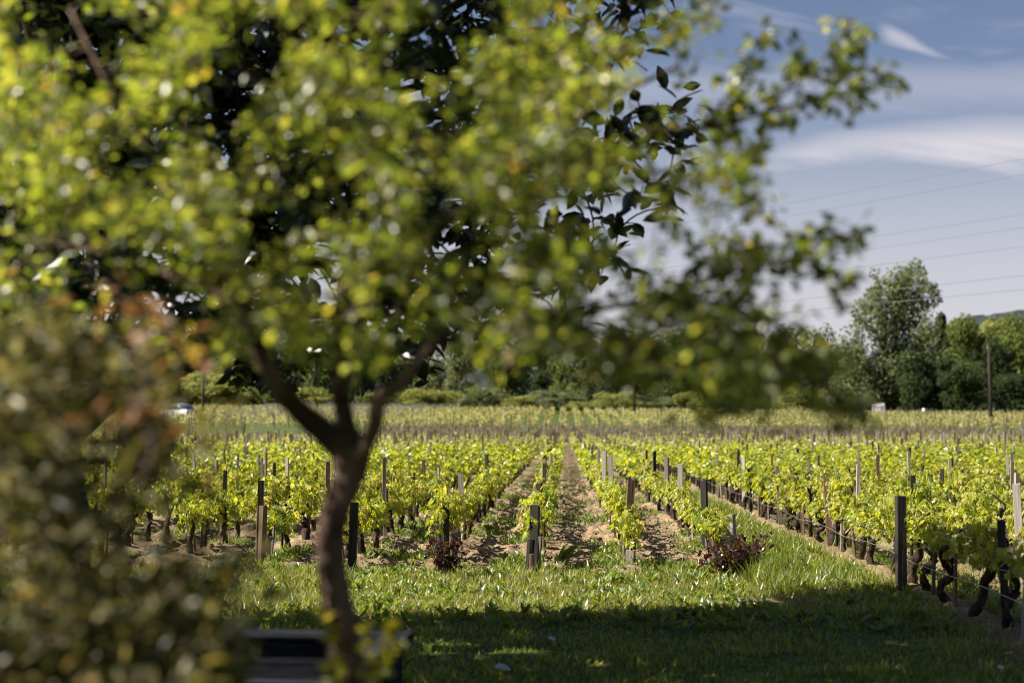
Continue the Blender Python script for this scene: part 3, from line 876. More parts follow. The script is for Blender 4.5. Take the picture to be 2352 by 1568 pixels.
r = np.random.default_rng(15); pr_ = []
for i in range(420):
    y0 = 1 / (1 / 34 + r.random() * (1 / 15.5 - 1 / 34)); x0 = r.uniform(-3.5, 2.0); a = r.uniform(0, 6.28); L_ = r.uniform(.06, .30)
    if soil_mask(np.array([x0]), np.array([y0]))[0] < .4: continue
    q = np.array((math.cos(a), math.sin(a), 0)) * L_ / 2; c = np.array((x0, y0, g1(x0, y0) + .015))
    pr_.append(tube([c - q, c + (0, 0, r.uniform(0, .02)), c + q + (0, 0, r.uniform(-.01, .03))], [.005, .005, .003], 4))
V, T = join(pr_)
tag(link('vine_prunings', mesh_np('vine_prunings', V, T, M['pale_twig'])), 'dry vine prunings lying about on the tilled lanes', 'twigs', None, 'stuff')

# dry weeds between the plot and the rise
n = 30000
r = np.random.default_rng(6)
x, y = r.uniform(-16, 36, n), r.uniform(104, 127, n)
V, T = scatter(*GB, np.stack((x, y, gz(x, y)), 1), frames(np.stack((r.normal(0, .2, n), r.normal(0, .2, n), np.ones(n)), 1), np.stack((r.normal(0, 1, n), r.normal(0, 1, n), np.zeros(n)), 1)),
               np.stack((np.full(n, 1.8), r.uniform(.35, .85, n), r.uniform(.35, .85, n)), 1))
tag(link('dry_weeds', mesh_np('dry_weeds', V, T, M['dry_weed'])), 'band of dry brownish weeds crossing behind the vine rows', 'weeds', None, 'stuff')
n = 26000
x, y = r.uniform(-90, 90, n), r.uniform(186, 216, n)
V, T = scatter(*GB, np.stack((x, y, gz(x, y)), 1), frames(np.stack((r.normal(0, .2, n), r.normal(0, .2, n), np.ones(n)), 1), np.stack((r.normal(0, 1, n), r.normal(0, 1, n), np.zeros(n)), 1)),
               np.stack((np.full(n, 3.), r.uniform(.3, .7, n), r.uniform(.3, .7, n)), 1))
tag(link('verge_grass', mesh_np('verge_grass', V, T, M['grass'])), 'grassy verge in front of the tree line', 'grass', None, 'stuff')


# ------------------------------------------------------------------ roses at the row ends
def rose(px, py, w, h, n_stem, per, lab, seed):
    r = np.random.default_rng(seed)
    d = CAM_H * F / (py - 977); b = P(px, py, d)
    t = empty('rose_bush', (b[0], b[1], g1(b[0], b[1]) - .01))
    st, pos, nor, dr, sz = [], [], [], [], []
    for i in range(n_stem):
        a = r.uniform(0, 6.28); rr = w * .5 * math.sqrt(r.random())
        tip = np.array((math.cos(a) * rr, math.sin(a) * rr * .7, h * r.uniform(.45, 1.05)))
        path = smooth_path([(tip[0] * .15, tip[1] * .15, 0), tip * (.6, .6, .55), tip], 6)
        st.append(tube(path, np.linspace(.006, .003, len(path)), 5))
        for j in range(per):
            q = path[int(r.uniform(.25, 1) * (len(path) - 1))] + r.normal(0, .03, 3)
            pos.append(q); v = r.normal(0, 1, 3); v[2] -= .3; dr.append(v); nn = r.normal(0, .7, 3); nn[2] += .6; nor.append(nn); sz.append(r.uniform(.04, .075))
    V, T = join(st); link('stem', mesh_np('rose_stem', V, T, M['twig']), t)
    V, T = scatter(*oval_leaf(.36, .08), np.array(pos), frames(np.array(nor), np.array(dr)), np.array(sz)); link('foliage', mesh_np('rose_foliage', V, T, M['rose_leaf']), t)
    return tag(t, lab, 'rose bush', 'red-leaved roses at the row ends')


rose(1684, 1322, .86, .50, 52, 10, 'wide bushy maroon-leaved rose at the foot of the stout pale post', 51)
rose(1024, 1326, .50, .62, 24, 13, 'slender red-leaved rose climbing the thick dark wired post', 52)


# ------------------------------------------------------------------ foreground plum tree
def grow(limbs, clusters, leaf_n, tmpl, size, seed, twig_r=.0035, jitter=.05, down=.25):
    """twigs from the limbs to every leaf cluster, leaves round each twig end"""
    r = np.random.default_rng(seed)
    nodes = np.concatenate(limbs)
    tw, pos, nor, dr, sz = [], [], [], [], []
    root = limbs[0][-1]
    order = np.argsort(np.linalg.norm(clusters - nodes.mean(0), axis=1))
    cap = len(nodes); buf = np.zeros((cap + len(clusters) * 3, 3)); buf[:cap] = nodes
    for c in clusters[order]:
        d2 = ((buf[:cap] - c) ** 2).sum(1); i = int(d2.argmin()); a = buf[i]; L_ = math.sqrt(d2[i])
        if L_ < .02: c = c + r.normal(0, .05, 3)
        m = (a + c) / 2 + r.normal(0, 1, 3) * L_ * .08 + np.array((0, 0, L_ * .06))
        path = smooth_path([a, m, c], 3)
        tw.append(tube(path, np.linspace(twig_r * (1 + 1.2 * min(L_, .5)), twig_r * .6, len(path)), 4, cap=False))
        buf[cap] = m; buf[cap + 1] = c; cap += 2
        ax = norm((c - a)[None])[0]
        for j in range(int(r.integers(leaf_n[0], leaf_n[1] + 1))):
            t = r.uniform(-.62, .38) * min(L_, .26)
            q = c + ax * t + r.normal(0, jitter * .5, 3)
            v = norm(r.normal(0, 1, (1, 3)))[0] + ax * .5; v[2] -= down
            pos.append(q); dr.append(v); nn = r.normal(0, .55, 3); nn[2] += .75; nor.append(nn); sz.append(r.uniform(*size))
    Vt, Tt = join(tw)
    Vl, Tl = scatter(*tmpl, np.array(pos), frames(np.array(nor), np.array(dr)), np.array(sz))
    return (Vt, Tt), (Vl, Tl)


def inside(poly, x, y):
    c = np.zeros(len(x), bool); n = len(poly)
    for i in range(n):
        (x1, y1), (x2, y2) = poly[i], poly[(i + 1) % n]
        k = ((y1 > y) != (y2 > y)) & (x < (x2 - x1) * (y - y1) / (y2 - y1 + 1e-9) + x1)
        c ^= k
    return c


def poly_points(poly, n, depth, r, gap=None):
    xs, ys = [q[0] for q in poly], [q[1] for q in poly]
    out = []
    while len(out) < n:
        x, y = r.uniform(min(xs), max(xs), 400), r.uniform(min(ys), max(ys), 400)
        k = inside(poly, x, y)
        if gap is not None: k &= r.random(400) < gap(x, y)
        for a, b in zip(x[k], y[k]): out.append(P(a, b, depth(r)))
    return np.array(out[:n])


TD = 3.85
plum = empty('plum_tree', tuple(P(800, 2330, TD)[:2]) + (0.0,))
org = np.array(plum.location)
rr = np.random.default_rng(77)


def limb(pts, w, seg=12, k=6, dd=0.0):
    """limb through picture points (px, py, depth offset) with pixel widths"""
    ps = smooth_path([P(x, y, TD + z) for x, y, z in pts], k)
    ws = np.interp(np.linspace(0, len(w) - 1, len(ps)), range(len(w)), w) / F * TD / 2
    return ps, ws


trunk_p, trunk_w = limb([(815, 2420, 0), (812, 1900, 0), (808, 1620, 0), (790, 1480, .01), (770, 1350, .02), (757, 1255, .0), (770, 1180, -.02), (800, 1100, 0), (806, 1045, .01), (790, 1000, .02)],
                        [108, 92, 82, 76, 70, 62, 63, 73, 92, 80])
limbs_px = [([(795, 1035, .01), (745, 992, 0), (690, 945, -.03), (640, 890, -.06), (600, 815, -.10), (560, 700, -.15), (500, 560, -.2), (430, 430, -.3)], [70, 62, 54, 46, 40, 32, 24, 14]),
            ([(795, 1010, .02), (790, 960, .05), (782, 880, .09), (785, 780, .12), (800, 640, .15), (840, 480, .2), (860, 300, .2), (880, 100, .2), (890, -120, .2)], [66, 50, 44, 40, 36, 30, 24, 18, 10]),
            ([(812, 1065, .0), (838, 1030, -.05), (862, 970, -.10), (873, 915, -.14), (915, 885, -.18), (955, 840, -.2), (1030, 750, -.2), (1180, 630, -.2), (1330, 520, -.15)], [52, 36, 36, 38, 28, 20, 17, 13, 8]),
            ([(785, 780, .12), (900, 640, .3), (1040, 500, .4), (1200, 360, .5), (1380, 240, .5), (1560, 150, .5)], [34, 30, 26, 22, 17, 9]),
            ([(1000, 790, -.2), (1150, 750, -.1), (1300, 720, 0), (1480, 690, .1), (1640, 640, .1)], [24, 20, 18, 14, 8]),
            ([(560, 700, -.15), (420, 640, -.1), (280, 590, .1), (120, 560, .2), (-60, 520, .2)], [26, 22, 18, 14, 9]),
            ([(500, 560, -.2), (360, 380, -.2), (250, 200, -.1), (160, 20, 0)], [22, 18, 13, 8]),
            ([(1200, 360, .5), (1400, 380, .5), (1600, 400, .4), (1760, 370, .4)], [18, 16, 11, 6]),
            # long outer shoots against the sky and the drooping one
            ([(1480, 300, .5), (1620, 290, .5), (1750, 260, .45), (1880, 230, .4), (1970, 205, .4), (2055, 172, .4)], [13, 12, 10, 8, 6, 4]),
            ([(1750, 260, .45), (1830, 190, .4), (1905, 120, .4), (1965, 40, .4)], [8, 7, 6, 4]),
            ([(1620, 290, .5), (1690, 190, .5), (1760, 80, .5)], [9, 7, 4]),
            ([(1600, 600, .2), (1720, 570, .25), (1850, 560, .3), (1975, 535, .3)], [12, 9, 7, 4]),
            ([(1640, 640, .1), (1760, 600, .1), (1880, 610, .1), (1955, 680, .1)], [11, 9, 7, 4]),
            ([(1480, 690, .1), (1620, 690, .1), (1730, 735, .05), (1800, 810, 0), (1880, 880, 0), (1985, 978, 0)], [15, 14, 12, 9, 7, 4]),
            ([(1300, 720, 0), (1420, 790, -.1), (1560, 850, -.1), (1680, 930, -.1)], [13, 11, 9, 5])]
parts = [tube(trunk_p, trunk_w, 16, .07, rr)]
limb_nodes = []
wood = []
for i, (pts, w) in enumerate(limbs_px):
    ps, ws = limb(pts, w)
    wood.append(tube(ps, ws, 12 if i < 4 else 8, .07, rr)); limb_nodes.append(ps[2:])
V, T = join(parts); link('trunk', mesh_np('plum_trunk', V - org, T, M['bark'], True), plum)
for (V, T) in wood[:3]:
    link('branch', mesh_np('plum_branch', V - org, T, M['bark'], True), plum)
V, T = join(wood[3:]); link('boughs', mesh_np('plum_boughs', V - org, T, M['bark'], True), plum)

core = [(-160, -420), (1450, -420), (1690, -120), (1640, 40), (1560, 160), (1620, 300), (1760, 350), (1730, 430), (1770, 500), (1680, 560), (1740, 640), (1660, 700), (1720, 800), (1850, 880), (1700, 940), (1560, 880),
        (1380, 860), (1180, 830), (1010, 880), (930, 860), (860, 850), (800, 840), (700, 850), (620, 860), (560, 830), (430, 820), (330, 740), (-160, 720)]
holes = [(1290, 480, 100, 42), (880, 520, 44, 30), (1115, 600, 44, 34), (745, 675, 36, 34), (1440, 430, 60, 34), (1010, 555, 34, 24), (1400, 715, 70, 34), (1625, 680, 56, 30), (1500, 560, 40, 44), (1690, 520, 46, 46),
         (1510, 120, 70, 60), (370, 590, 40, 26), (35, 470, 36, 30), (960, 150, 90, 60), (250, 80, 120, 80), (330, 330, 80, 110), (620, 800, 50, 40), (1300, 30, 40, 30), (1130, 60, 60, 60), (1080, 700, 60, 40), (1570, 440, 50, 30)]


def gap(x, y):
    g = np.ones(len(x))
    for hx_, hy_, a, b in holes: g = np.minimum(g, np.clip((((x - hx_) / a) ** 2 + ((y - hy_) / b) ** 2 - .55) * 1.6, 0.02, 1))
    clump = np.clip((fbm(x / 115, y / 95, 71, 3) - .45) * 9, .02, 1)
    return g * clump * np.where(y < -60, .55, 1) * np.where((x > 1480) & (y < 700), .45, 1)


cl = poly_points(core, 1500, lambda r: TD + float(np.clip(r.normal(.08, .42), -.85, 1.1)), rr, gap)
outer = []
for pts, w in limbs_px[8:]:
    ps, _ = limb(pts, w, k=10)
    for i in range(len(ps)):
        for q in range(2 if len(pts) == 6 and pts[0][1] == 690 or pts[0][1] == 720 else 1): outer.append(ps[i] + rr.normal(0, .020, 3) + np.array((0, 0, .004)))
cl2 = np.array(outer)
# hanging shoot below the crown
dang = np.array([P(1800 + rr.normal(0, 16), 1010 + rr.normal(0, 14), 7.4) for _ in range(0)])
tw1, lf1 = grow(limb_nodes[:8], cl, (12, 19), OL, (.026, .045), 81, .003)
tw2, lf2 = grow(limb_nodes[8:], cl2, (5, 7), OL, (.032, .052), 82, .0025, .03, .5)
V, T = join([tw1, tw2]); link('twigs', mesh_np('plum_twigs', V - org, T, M['twig'], True), plum)
V, T = join([lf1, lf2]); link('crown', mesh_np('plum_crown', V - org, T, M['tree_leaf']), plum)
# water shoots at the foot of the trunk
sp_t, sp_p, sp_n, sp_d, sp_s = [], [], [], [], []
for pts in ([(770, 1700, -.06), (770, 1580, -.08), (758, 1490, -.1), (741, 1405, -.1)], [(850, 1680, -.12), (862, 1580, -.14), (890, 1500, -.16), (925, 1432, -.16)],
            [(830, 1640, -.1), (845, 1540, -.1), (836, 1470, -.1), (842, 1425, -.1)]):
    ps, _ = limb(pts, [6, 4, 3, 2], k=7)
    sp_t.append(tube(ps, np.linspace(.005, .002, len(ps)), 5))
    for i in range(5, len(ps)):
        for j in range(2 if len(sp_t) < 3 else 1):
            v = rr.normal(0, 1, 3); v[2] = abs(v[2]) * .4 + .2
            sp_p.append(ps[i]); sp_d.append(v); sp_n.append(rr.normal(0, .6, 3) + np.array((0, -.2, .7))); sp_s.append(rr.uniform(.03, .05))
V, T = join(sp_t); sh = link('shoots', mesh_np('plum_shoots', V - org, T, M['pale_twig']), plum)
V, T = scatter(*OL, np.array(sp_p), frames(np.array(sp_n), np.array(sp_d)), np.array(sp_s)); link('foliage', mesh_np('plum_shoot_leaves', V - org, T, M['sprout_leaf']), sh)
tag(plum, 'blurred young plum tree with forked brown trunk and sunlit olive crown', 'tree')

# ------------------------------------------------------------------ dark magnolia behind it
MG = np.array((-3.55, 9.9, 0.0))
mag = empty('magnolia_tree', tuple(MG))
rm = np.random.default_rng(91)
tp = smooth_path([(0, 0, -.1), (.05, .03, .9), (-.05, .05, 2.0), (.05, 0, 4.0), (0, 0, 7.6)], 6)
mw = [tube(tp, np.linspace(.22, .05, len(tp)), 12, .06, rm)]
ml = [tp[4:]]
for i in range(46):
    z0 = rm.uniform(2.9, 6.6); a = i * 2.4 + rm.normal(0, .3); L_ = (3.2 if z0 < 4 else 3.2 - (z0 - 4) * .75) * rm.uniform(.7, 1)
    e = np.array((.65 + math.cos(a) * L_, math.sin(a) * L_ * .72, z0 + rm.uniform(-.2, .9)))
    b = smooth_path([(0, 0, z0), e * (.5, .5, 0) + np.array((0, 0, z0 + rm.uniform(-.1, .4))), e], 6)
    mw.append(tube(b, np.linspace(.06, .015, len(b)), 7, .08, rm)); ml.append(b[3:])
# the low bare limb seen under the crown
lo = smooth_path([np.array((0, 0, 1.55)), P(300, 868, 9.4) - MG, P(360, 858, 9.2) - MG, P(430, 828, 9.1) - MG, P(520, 780, 9.0) - MG], 6)
mw.append(tube(lo, np.linspace(.13, .06, len(lo)), 9, .08, rm)); ml.append(lo[8:])
mc = []
while len(mc) < 3300:
    v = rm.normal(0, 1, 3); v /= np.linalg.norm(v); q = rm.random() ** .36
    c = np.array((.65 + v[0] * 3.75 * q, np.sign(v[1]) * abs(v[1]) ** .6 * 2.95 * q, 4.1 + np.sign(v[2]) * abs(v[2]) ** .8 * 3.4 * q))
    if c[1] > 0: c[1] *= .80 * min(1.0, 1.12 - .09 * c[2])  # back of the crown narrowed to straighten its shadow edge on the grass
    if len(mc) % 9 == 0: c = np.array((.85 + v[0] * .95 * q, 1.9 + v[1] * 1.1 * q, 5.5 + v[2] * .95 * q))  # lobe above the frame, added to cast the bump in the lawn shadow
    w = MG + c
    if w[1] < 5.6: continue
    px, py = pix(w)
    if px > 1590: continue
    if py > 770 and not (120 < px < 460 and py < 800) and not (540 < px < 1000 and py < 900 and rm.random() < .5): continue
    skip = False
    for hx_, hy_, a_, b_ in holes[:12]:
        if ((px - hx_) / a_) ** 2 + ((py - hy_) / b_) ** 2 < 1.0: skip = True
    if skip: continue
    mc.append(c)
mc = np.array(mc)
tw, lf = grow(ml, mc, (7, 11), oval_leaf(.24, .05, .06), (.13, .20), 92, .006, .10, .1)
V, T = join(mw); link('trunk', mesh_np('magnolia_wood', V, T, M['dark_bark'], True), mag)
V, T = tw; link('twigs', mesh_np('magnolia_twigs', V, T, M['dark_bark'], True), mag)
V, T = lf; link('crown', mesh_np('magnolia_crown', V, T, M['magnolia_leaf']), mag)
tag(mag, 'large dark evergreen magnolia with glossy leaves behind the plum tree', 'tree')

# ------------------------------------------------------------------ blurred shrub close to the camera
SB = np.array((-1.45, 3.2, 0.0))
shb = empty('garden_shrub', tuple(SB))
rs = np.random.default_rng(95)
sol = [(-260, 740), (60, 720), (200, 760), (330, 860), (400, 1010), (330, 1180), (430, 1330), (520, 1480), (560, 1700), (-260, 1700)]
thin = [(60, 720), (250, 760), (380, 800), (470, 900), (520, 960), (450, 1060), (500, 1160), (590, 1260), (660, 1330), (560, 1440), (480, 1700), (60, 1700)]
c1 = poly_points(sol, 720, lambda r: r.uniform(2.65, 3.7), rs, lambda x, y: np.clip((fbm(x / 110, y / 110, 33, 3) - .30) * 5, .08, 1) * np.where((x > 130) & (x < 380) & (y > 1050) & (y < 1330), .25, 1))
c2 = poly_points(thin, 150, lambda r: r.uniform(2.65, 3.4), rs)
c3 = np.stack((SB[0] + rs.uniform(-1.25, .15, 620), SB[1] + rs.uniform(-.55, .65, 620), .15 + 1.35 * rs.random(620) ** .8), 1)  # dense leaf mass, partly out of view, added to darken the shrub's foot
c4 = np.stack((rs.uniform(-3.1, -1.95, 560), rs.uniform(1.9, 3.7, 560), .3 + 1.95 * rs.random(560)), 1)  # unseen taller leaf mass beside the frame, added to shade the shrub
c4 = c4[[pix(c)[0] < -40 or c[2] < .8 for c in c4]]
c3 = c3[[pix(c)[0] < -30 or pix(c)[1] > 1180 + max(0, pix(c)[0] - 120) * 1.3 for c in c3]]
sl = []
sw = []
for i in range(13):
    e = P(rs.uniform(-200, 420), rs.uniform(800, 1150), rs.uniform(2.7, 3.5))
    b0 = SB + np.array((rs.normal(0, .12), rs.normal(0, .12), -.05))
    ps = smooth_path([b0, (b0 * .45 + e * .55) + np.array((rs.normal(0, .06), rs.normal(0, .06), .1)), e], 7)
    sw.append(tube(ps, np.linspace(.014, .004, len(ps)), 6, .1, rs)); sl.append(ps[3:])
bt = smooth_path([P(300, 1700, 3.0), P(360, 1500, 2.95), P(430, 1440, 2.9), P(520, 1510, 2.85)], 6)
sw.append(tube(bt, np.linspace(.008, .003, len(bt)), 6)); sl.append(bt)
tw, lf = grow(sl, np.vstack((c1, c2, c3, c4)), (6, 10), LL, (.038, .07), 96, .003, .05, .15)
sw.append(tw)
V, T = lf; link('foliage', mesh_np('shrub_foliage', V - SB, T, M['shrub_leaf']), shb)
red = poly_points([(180, 690), (300, 680), (430, 770), (390, 820), (290, 790), (200, 740)], 9, lambda r: r.uniform(2.7, 3.4), rs)
red = np.vstack((red, poly_points([(60, 960), (330, 930), (360, 1060), (90, 1080)], 3, lambda r: r.uniform(2.65, 2.9), rs)))
tw, lf = grow(sl, red, (4, 7), LL, (.04, .068), 97, .0025, .05, .1)
V, T = lf; yl = link('young_foliage', mesh_np('shrub_young_foliage', V - SB, T, M['rust_leaf']), shb)
yl['label'] = 'rusty orange young leaves'
sw.append(tw); V, T = join(sw); link('stems', mesh_np('shrub_stems', V - SB, T, M['pale_twig'], True), shb)
tag(shb, 'heavily blurred garden shrub with olive, tan and orange-red leaves', 'shrub')

# ------------------------------------------------------------------ old timber trough behind the trunk
tr = empty('timber_trough', tuple(P(735, 1750, 7.1)[:2]) + (0.0,))
tr.location.z = g1(tr.location.x, tr.location.y)
tr.rotation_euler = (0, 0, R(-4))


def part_box(name, b, m, parent, bev=.022):
    V, T = box(*b); me = mesh_np(name, V, T, m)
    # weld triangles back into a solid that bevels cleanly
    o = link(name, me, parent); bevelled(o, bev); return o


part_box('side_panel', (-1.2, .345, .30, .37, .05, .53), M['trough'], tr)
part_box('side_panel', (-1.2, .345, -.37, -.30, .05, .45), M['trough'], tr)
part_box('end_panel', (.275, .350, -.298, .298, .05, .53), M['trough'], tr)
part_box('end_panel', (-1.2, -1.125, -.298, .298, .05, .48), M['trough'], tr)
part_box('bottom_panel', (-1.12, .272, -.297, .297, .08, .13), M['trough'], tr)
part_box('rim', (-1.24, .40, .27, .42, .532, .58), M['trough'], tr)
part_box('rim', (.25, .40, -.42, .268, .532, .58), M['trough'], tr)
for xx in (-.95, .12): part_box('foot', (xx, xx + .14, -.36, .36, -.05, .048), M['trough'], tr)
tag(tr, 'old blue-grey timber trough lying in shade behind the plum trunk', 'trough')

# pale leaves fallen on the lawn
for i, (px, py, lab) in enumerate([(1135, 1542, 'pale fallen leaf on the dark lawn, the one by the trough'), (2290, 1540, 'pale fallen leaf on the dark lawn, the one below the gnarled vines'), (1258, 1476, 'pale fallen leaf on the dark lawn, the one close to the sunlit grass')]):
    d = CAM_H * F / (py - 977); q = P(px, py, d)
    V, T = scatter(*OL, np.zeros((1, 3)), frames(np.array([[.3, -.5, .8]]), np.array([[1, .2, 0.]])), np.array([.12 if i == 0 else .07]))
    tag(link('fallen_leaf', mesh_np('fallen_leaf', V, T, plain_mat('dry_leaf', (.42, .40, .38), .5)), None, (q[0], q[1], g1(q[0], q[1]) + .055)), lab, 'leaf', 'fallen leaves on the lawn')

# ------------------------------------------------------------------ distant trees
def crown_mesh(name, seed, m, n=5200, lobes=16, leaf=.34, shape='round'):
    """unit-ish tree crown: about 10 m tall, 8 m wide"""
    r = np.random.default_rng(seed); cs = []
    for i in range(lobes):
        if shape == 'plume':
            z = r.uniform(1.5, 11.5); q = 2.9 * (1 - (z / 13.5) ** 2) + .5; a = r.uniform(0, 6.28); s = r.uniform(.9, 1.7)
            cs.append((math.cos(a) * q * r.random() ** .5, math.sin(a) * q * r.random() ** .5, z, s, s, s * 1.7))
        elif shape == 'cone':
            z = r.uniform(1, 10); q = 2.4 * (1 - z / 11); a = r.uniform(0, 6.28); s = r.uniform(.5, 1.0)
            cs.append((math.cos(a) * q, math.sin(a) * q, z, s, s, s * 1.2))
        else:
            z = r.uniform(1.2, 8.6); q = 3.3 * math.sqrt(max(.08, 1 - ((z - 4.4) / 5.2) ** 2)); a = r.uniform(0, 6.28); s = r.uniform(.9, 1.8)
            cs.append((math.cos(a) * q * r.uniform(.4, 1), math.sin(a) * q * r.uniform(.4, 1), z, s * 1.1, s * 1.1, s))
    cs = np.array(cs); k = r.integers(0, lobes, n)
    v = norm(r.normal(0, 1, (n, 3))); q = r.uniform(.72, 1.05, (n, 1))
    p = cs[k, :3] + v * cs[k, 3:] * q
    nn = v + r.normal(0, .45, (n, 3)) + np.array((0, 0, .25)); dd = r.normal(0, 1, (n, 3)) + np.array((0, 0, -.6))
    V, T = scatter(*QL, p, frames(nn, dd), leaf * r.uniform(.6, 1.4, n))
    return mesh_np(name, V, T, m)


def trunk_mesh(seed, h=4.5):
    r = np.random.default_rng(seed); ps = smooth_path([(0, 0, -.3), (r.normal(0, .1), 0, 1.5), (r.normal(0, .2), 0, h)], 5)
    parts = [tube(ps, np.linspace(.24, .10, len(ps)), 8, .06, r)]
    for i in range(5):
        a = i * 1.3; b = ps[-4 + i % 3]; parts.append(tube([b, b + np.array((math.cos(a) * .8, math.sin(a) * .8, 1.3)), b + np.array((math.cos(a) * 1.5, math.sin(a) * 1.5, 3.2))], [.09, .06, .02], 6))
    V, T = join(parts); return mesh_np('tree_trunk', V, T, M['dark_bark'], True)


TT = [trunk_mesh(61), trunk_mesh(62)]
CR = {}
def crown(kind, m, i):
    key = (kind, m, i % 3)
    if key not in CR: CR[key] = crown_mesh('tree_crown', 500 + len(CR), M[m], shape=kind, n=15000 if kind == 'plume' else 6500, lobes=44 if kind == 'plume' else (26 if kind == 'cone' else 20), leaf=.26 if kind == 'plume' else .34)
    return CR[key]


def poplar_crown():
    r = np.random.default_rng(640); cs = []
    for x, y, q in [(2078, 640, 26), (2112, 643, 22), (2040, 655, 22), (2094, 628, 14), (2012, 690, 26), (2072, 695, 42), (2128, 690, 26), (2153, 690, 13), (2140, 665, 12), (1992, 735, 30), (2050, 760, 50), (2112, 752, 34), (1978, 800, 42), (1952, 850, 38), (2030, 850, 56),
                    (2092, 840, 48), (2132, 820, 36), (1945, 915, 34), (2005, 925, 45), (2080, 925, 50), (2140, 910, 40)]:
        for j in range(6):
            cs.append(((x - 2050 + r.normal(0, q * .45)) * .0575, r.normal(0, 1.8), (960 - y + r.normal(0, q * .5)) * .0575, q * .0575 * r.uniform(.5, .95)))
    cs = np.array(cs); n = 24000; pr = cs[:, 3] ** 2; k = r.choice(len(cs), n, p=pr / pr.sum())
    v = norm(r.normal(0, 1, (n, 3))); p = cs[k, :3] + v * cs[k, 3:] * r.uniform(.6, 1.1, (n, 1)) * np.array((1, 1, 1.25))
    p[:, 2] = np.maximum(p[:, 2], .2)
    V, T = scatter(*QL, p, frames(v + r.normal(0, .5, (n, 3)) + np.array((0, 0, .2)), r.normal(0, .6, (n, 3)) + np.array((0, 0, -1.))), .36 * r.uniform(.6, 1.4, n))
    return mesh_np('poplar_crown', V, T, M['grey_green'])


def far_tree(px, ytop, wpx, d, kind, m, label, group, i, name='tree', cat='tree'):
    y = d; x = P(px, 950, d)[0]; z = float(ramp(np.array(x), np.array(y)))
    h = CAM_H + (977 - ytop) * d / F - z; w = wpx * d / F
    H0 = {'plume': 13.0, 'cone': 11.0, 'round': 9.9}[kind]; W0 = {'plume': 7.2, 'cone': 5.4, 'round': 8.6}[kind]
    t = empty(name, (x, y, z)); t.scale = (w / W0, w / W0, h / H0); t.rotation_euler = (0, 0, i * 1.7)
    link('trunk', TT[i % 2], t); link('crown', crown(kind, m, i), t)
    return tag(t, label, cat, group)


px_ = P(2050, 955, 188)[0]
pop = empty('poplar_tree', (px_, 188, float(ramp(np.array(px_), np.array(188.)))))
V, T = join([tube(smooth_path([(0, 0, -.3), (.2, 0, 6), (1.2, 0, 17)], 6), np.linspace(.42, .10, 13), 9, .06)] + [tube([(.2, 0, 3 + i * 2), (sg_ * 1.6, .4, 6 + i * 2), (sg_ * 2.6, .6, 10 + i * 1.6)], [.18, .12, .05], 7) for i, sg_ in enumerate((-1, 1, -1, 1))])
link('trunk', mesh_np('poplar_trunk', V, T, M['dark_bark'], True), pop); link('crown', poplar_crown(), pop)
tag(pop, 'tall feathery grey-green poplar towering over the tree line', 'tree')
far_tree(2166, 706, 62, 205, 'cone', 'dark_green', 'narrow dark pointed tree between the poplar and the pole', None, 1)
far_tree(2225, 728, 150, 200, 'round', 'mid_green', 'rounded fresh green tree just before the tall pole', None, 2)
far_tree(2300, 772, 110, 196, 'round', 'dark_green', 'dark round tree right behind the tall pole', None, 3)
far_tree(2345, 752, 150, 225, 'round', 'mid_green', 'full green tree behind the dark round one by the pole', None, 4)
far_tree(2440, 755, 160, 215, 'round', 'mid_green', 'green tree partly outside the frame beyond the triangular sign', None, 5)
far_tree(2130, 800, 150, 184, 'round', 'dark_green', 'dark bushy tree at the foot of the poplar', None, 6)
far_tree(2210, 830, 130, 182, 'round', 'dark_green', 'shadowed low tree filling the gap before the pole', None, 7)
far_tree(2350, 850, 170, 184, 'round', 'dark_green', 'shadowed low tree behind the triangular sign', None, 8)
far_tree(1955, 800, 120, 192, 'round', 'grey_green', 'grey-green tree leaning on the poplar side above the white sign', None, 9)
for i, (px, yt, w, m, lb) in enumerate([(2275, 738, 150, 'spring_green', 'fresh green tree rising highest behind the tall pole'), (2335, 728, 170, 'mid_green', 'tall green tree on the slope over the triangular sign'),
                                        (2400, 720, 170, 'mid_green', 'tall green tree cut by the frame beyond the triangular sign'), (2190, 745, 120, 'dark_green', 'dark tree wedged between the pointed one and the poplar')]):
    far_tree(px, yt, w, 236, 'round', m, lb, None, i + 1)
line = [(1890, 735, 120, 'grey_green'), (1815, 742, 130, 'mid_green'), (1735, 738, 130, 'spring_green'), (1660, 748, 130, 'dark_green'), (1585, 742, 140, 'mid_green'), (1500, 738, 150, 'grey_green'),
        (1415, 742, 150, 'dark_green'), (1325, 755, 150, 'mid_green'), (1235, 760, 150, 'dark_green'), (1140, 750, 150, 'mid_green'), (1045, 755, 150, 'grey_green'), (950, 760, 150, 'mid_green'), (850, 755, 160, 'dark_green'),
        (745, 745, 160, 'mid_green'), (640, 740, 160, 'dark_green'), (540, 750, 160, 'grey_green'), (440, 750, 160, 'mid_green'), (335, 745, 160, 'dark_green'), (230, 750, 160, 'mid_green'), (120, 745, 160, 'grey_green'), (10, 750, 160, 'mid_green')]
CN = dict(ochre_green='yellowish', mid_green='mid-green', spring_green='fresh green', dark_green='dark green', grey_green='grey-green')
for i, (px, yt, w, m) in enumerate(line):
    far_tree(px, yt, w, 206 + 6 * (i % 3), 'round', m, f'{CN[m]} tree of the far tree line, {ordinal(i + 1)} from the tall poplar', 'trees of the far tree line', i + 3)
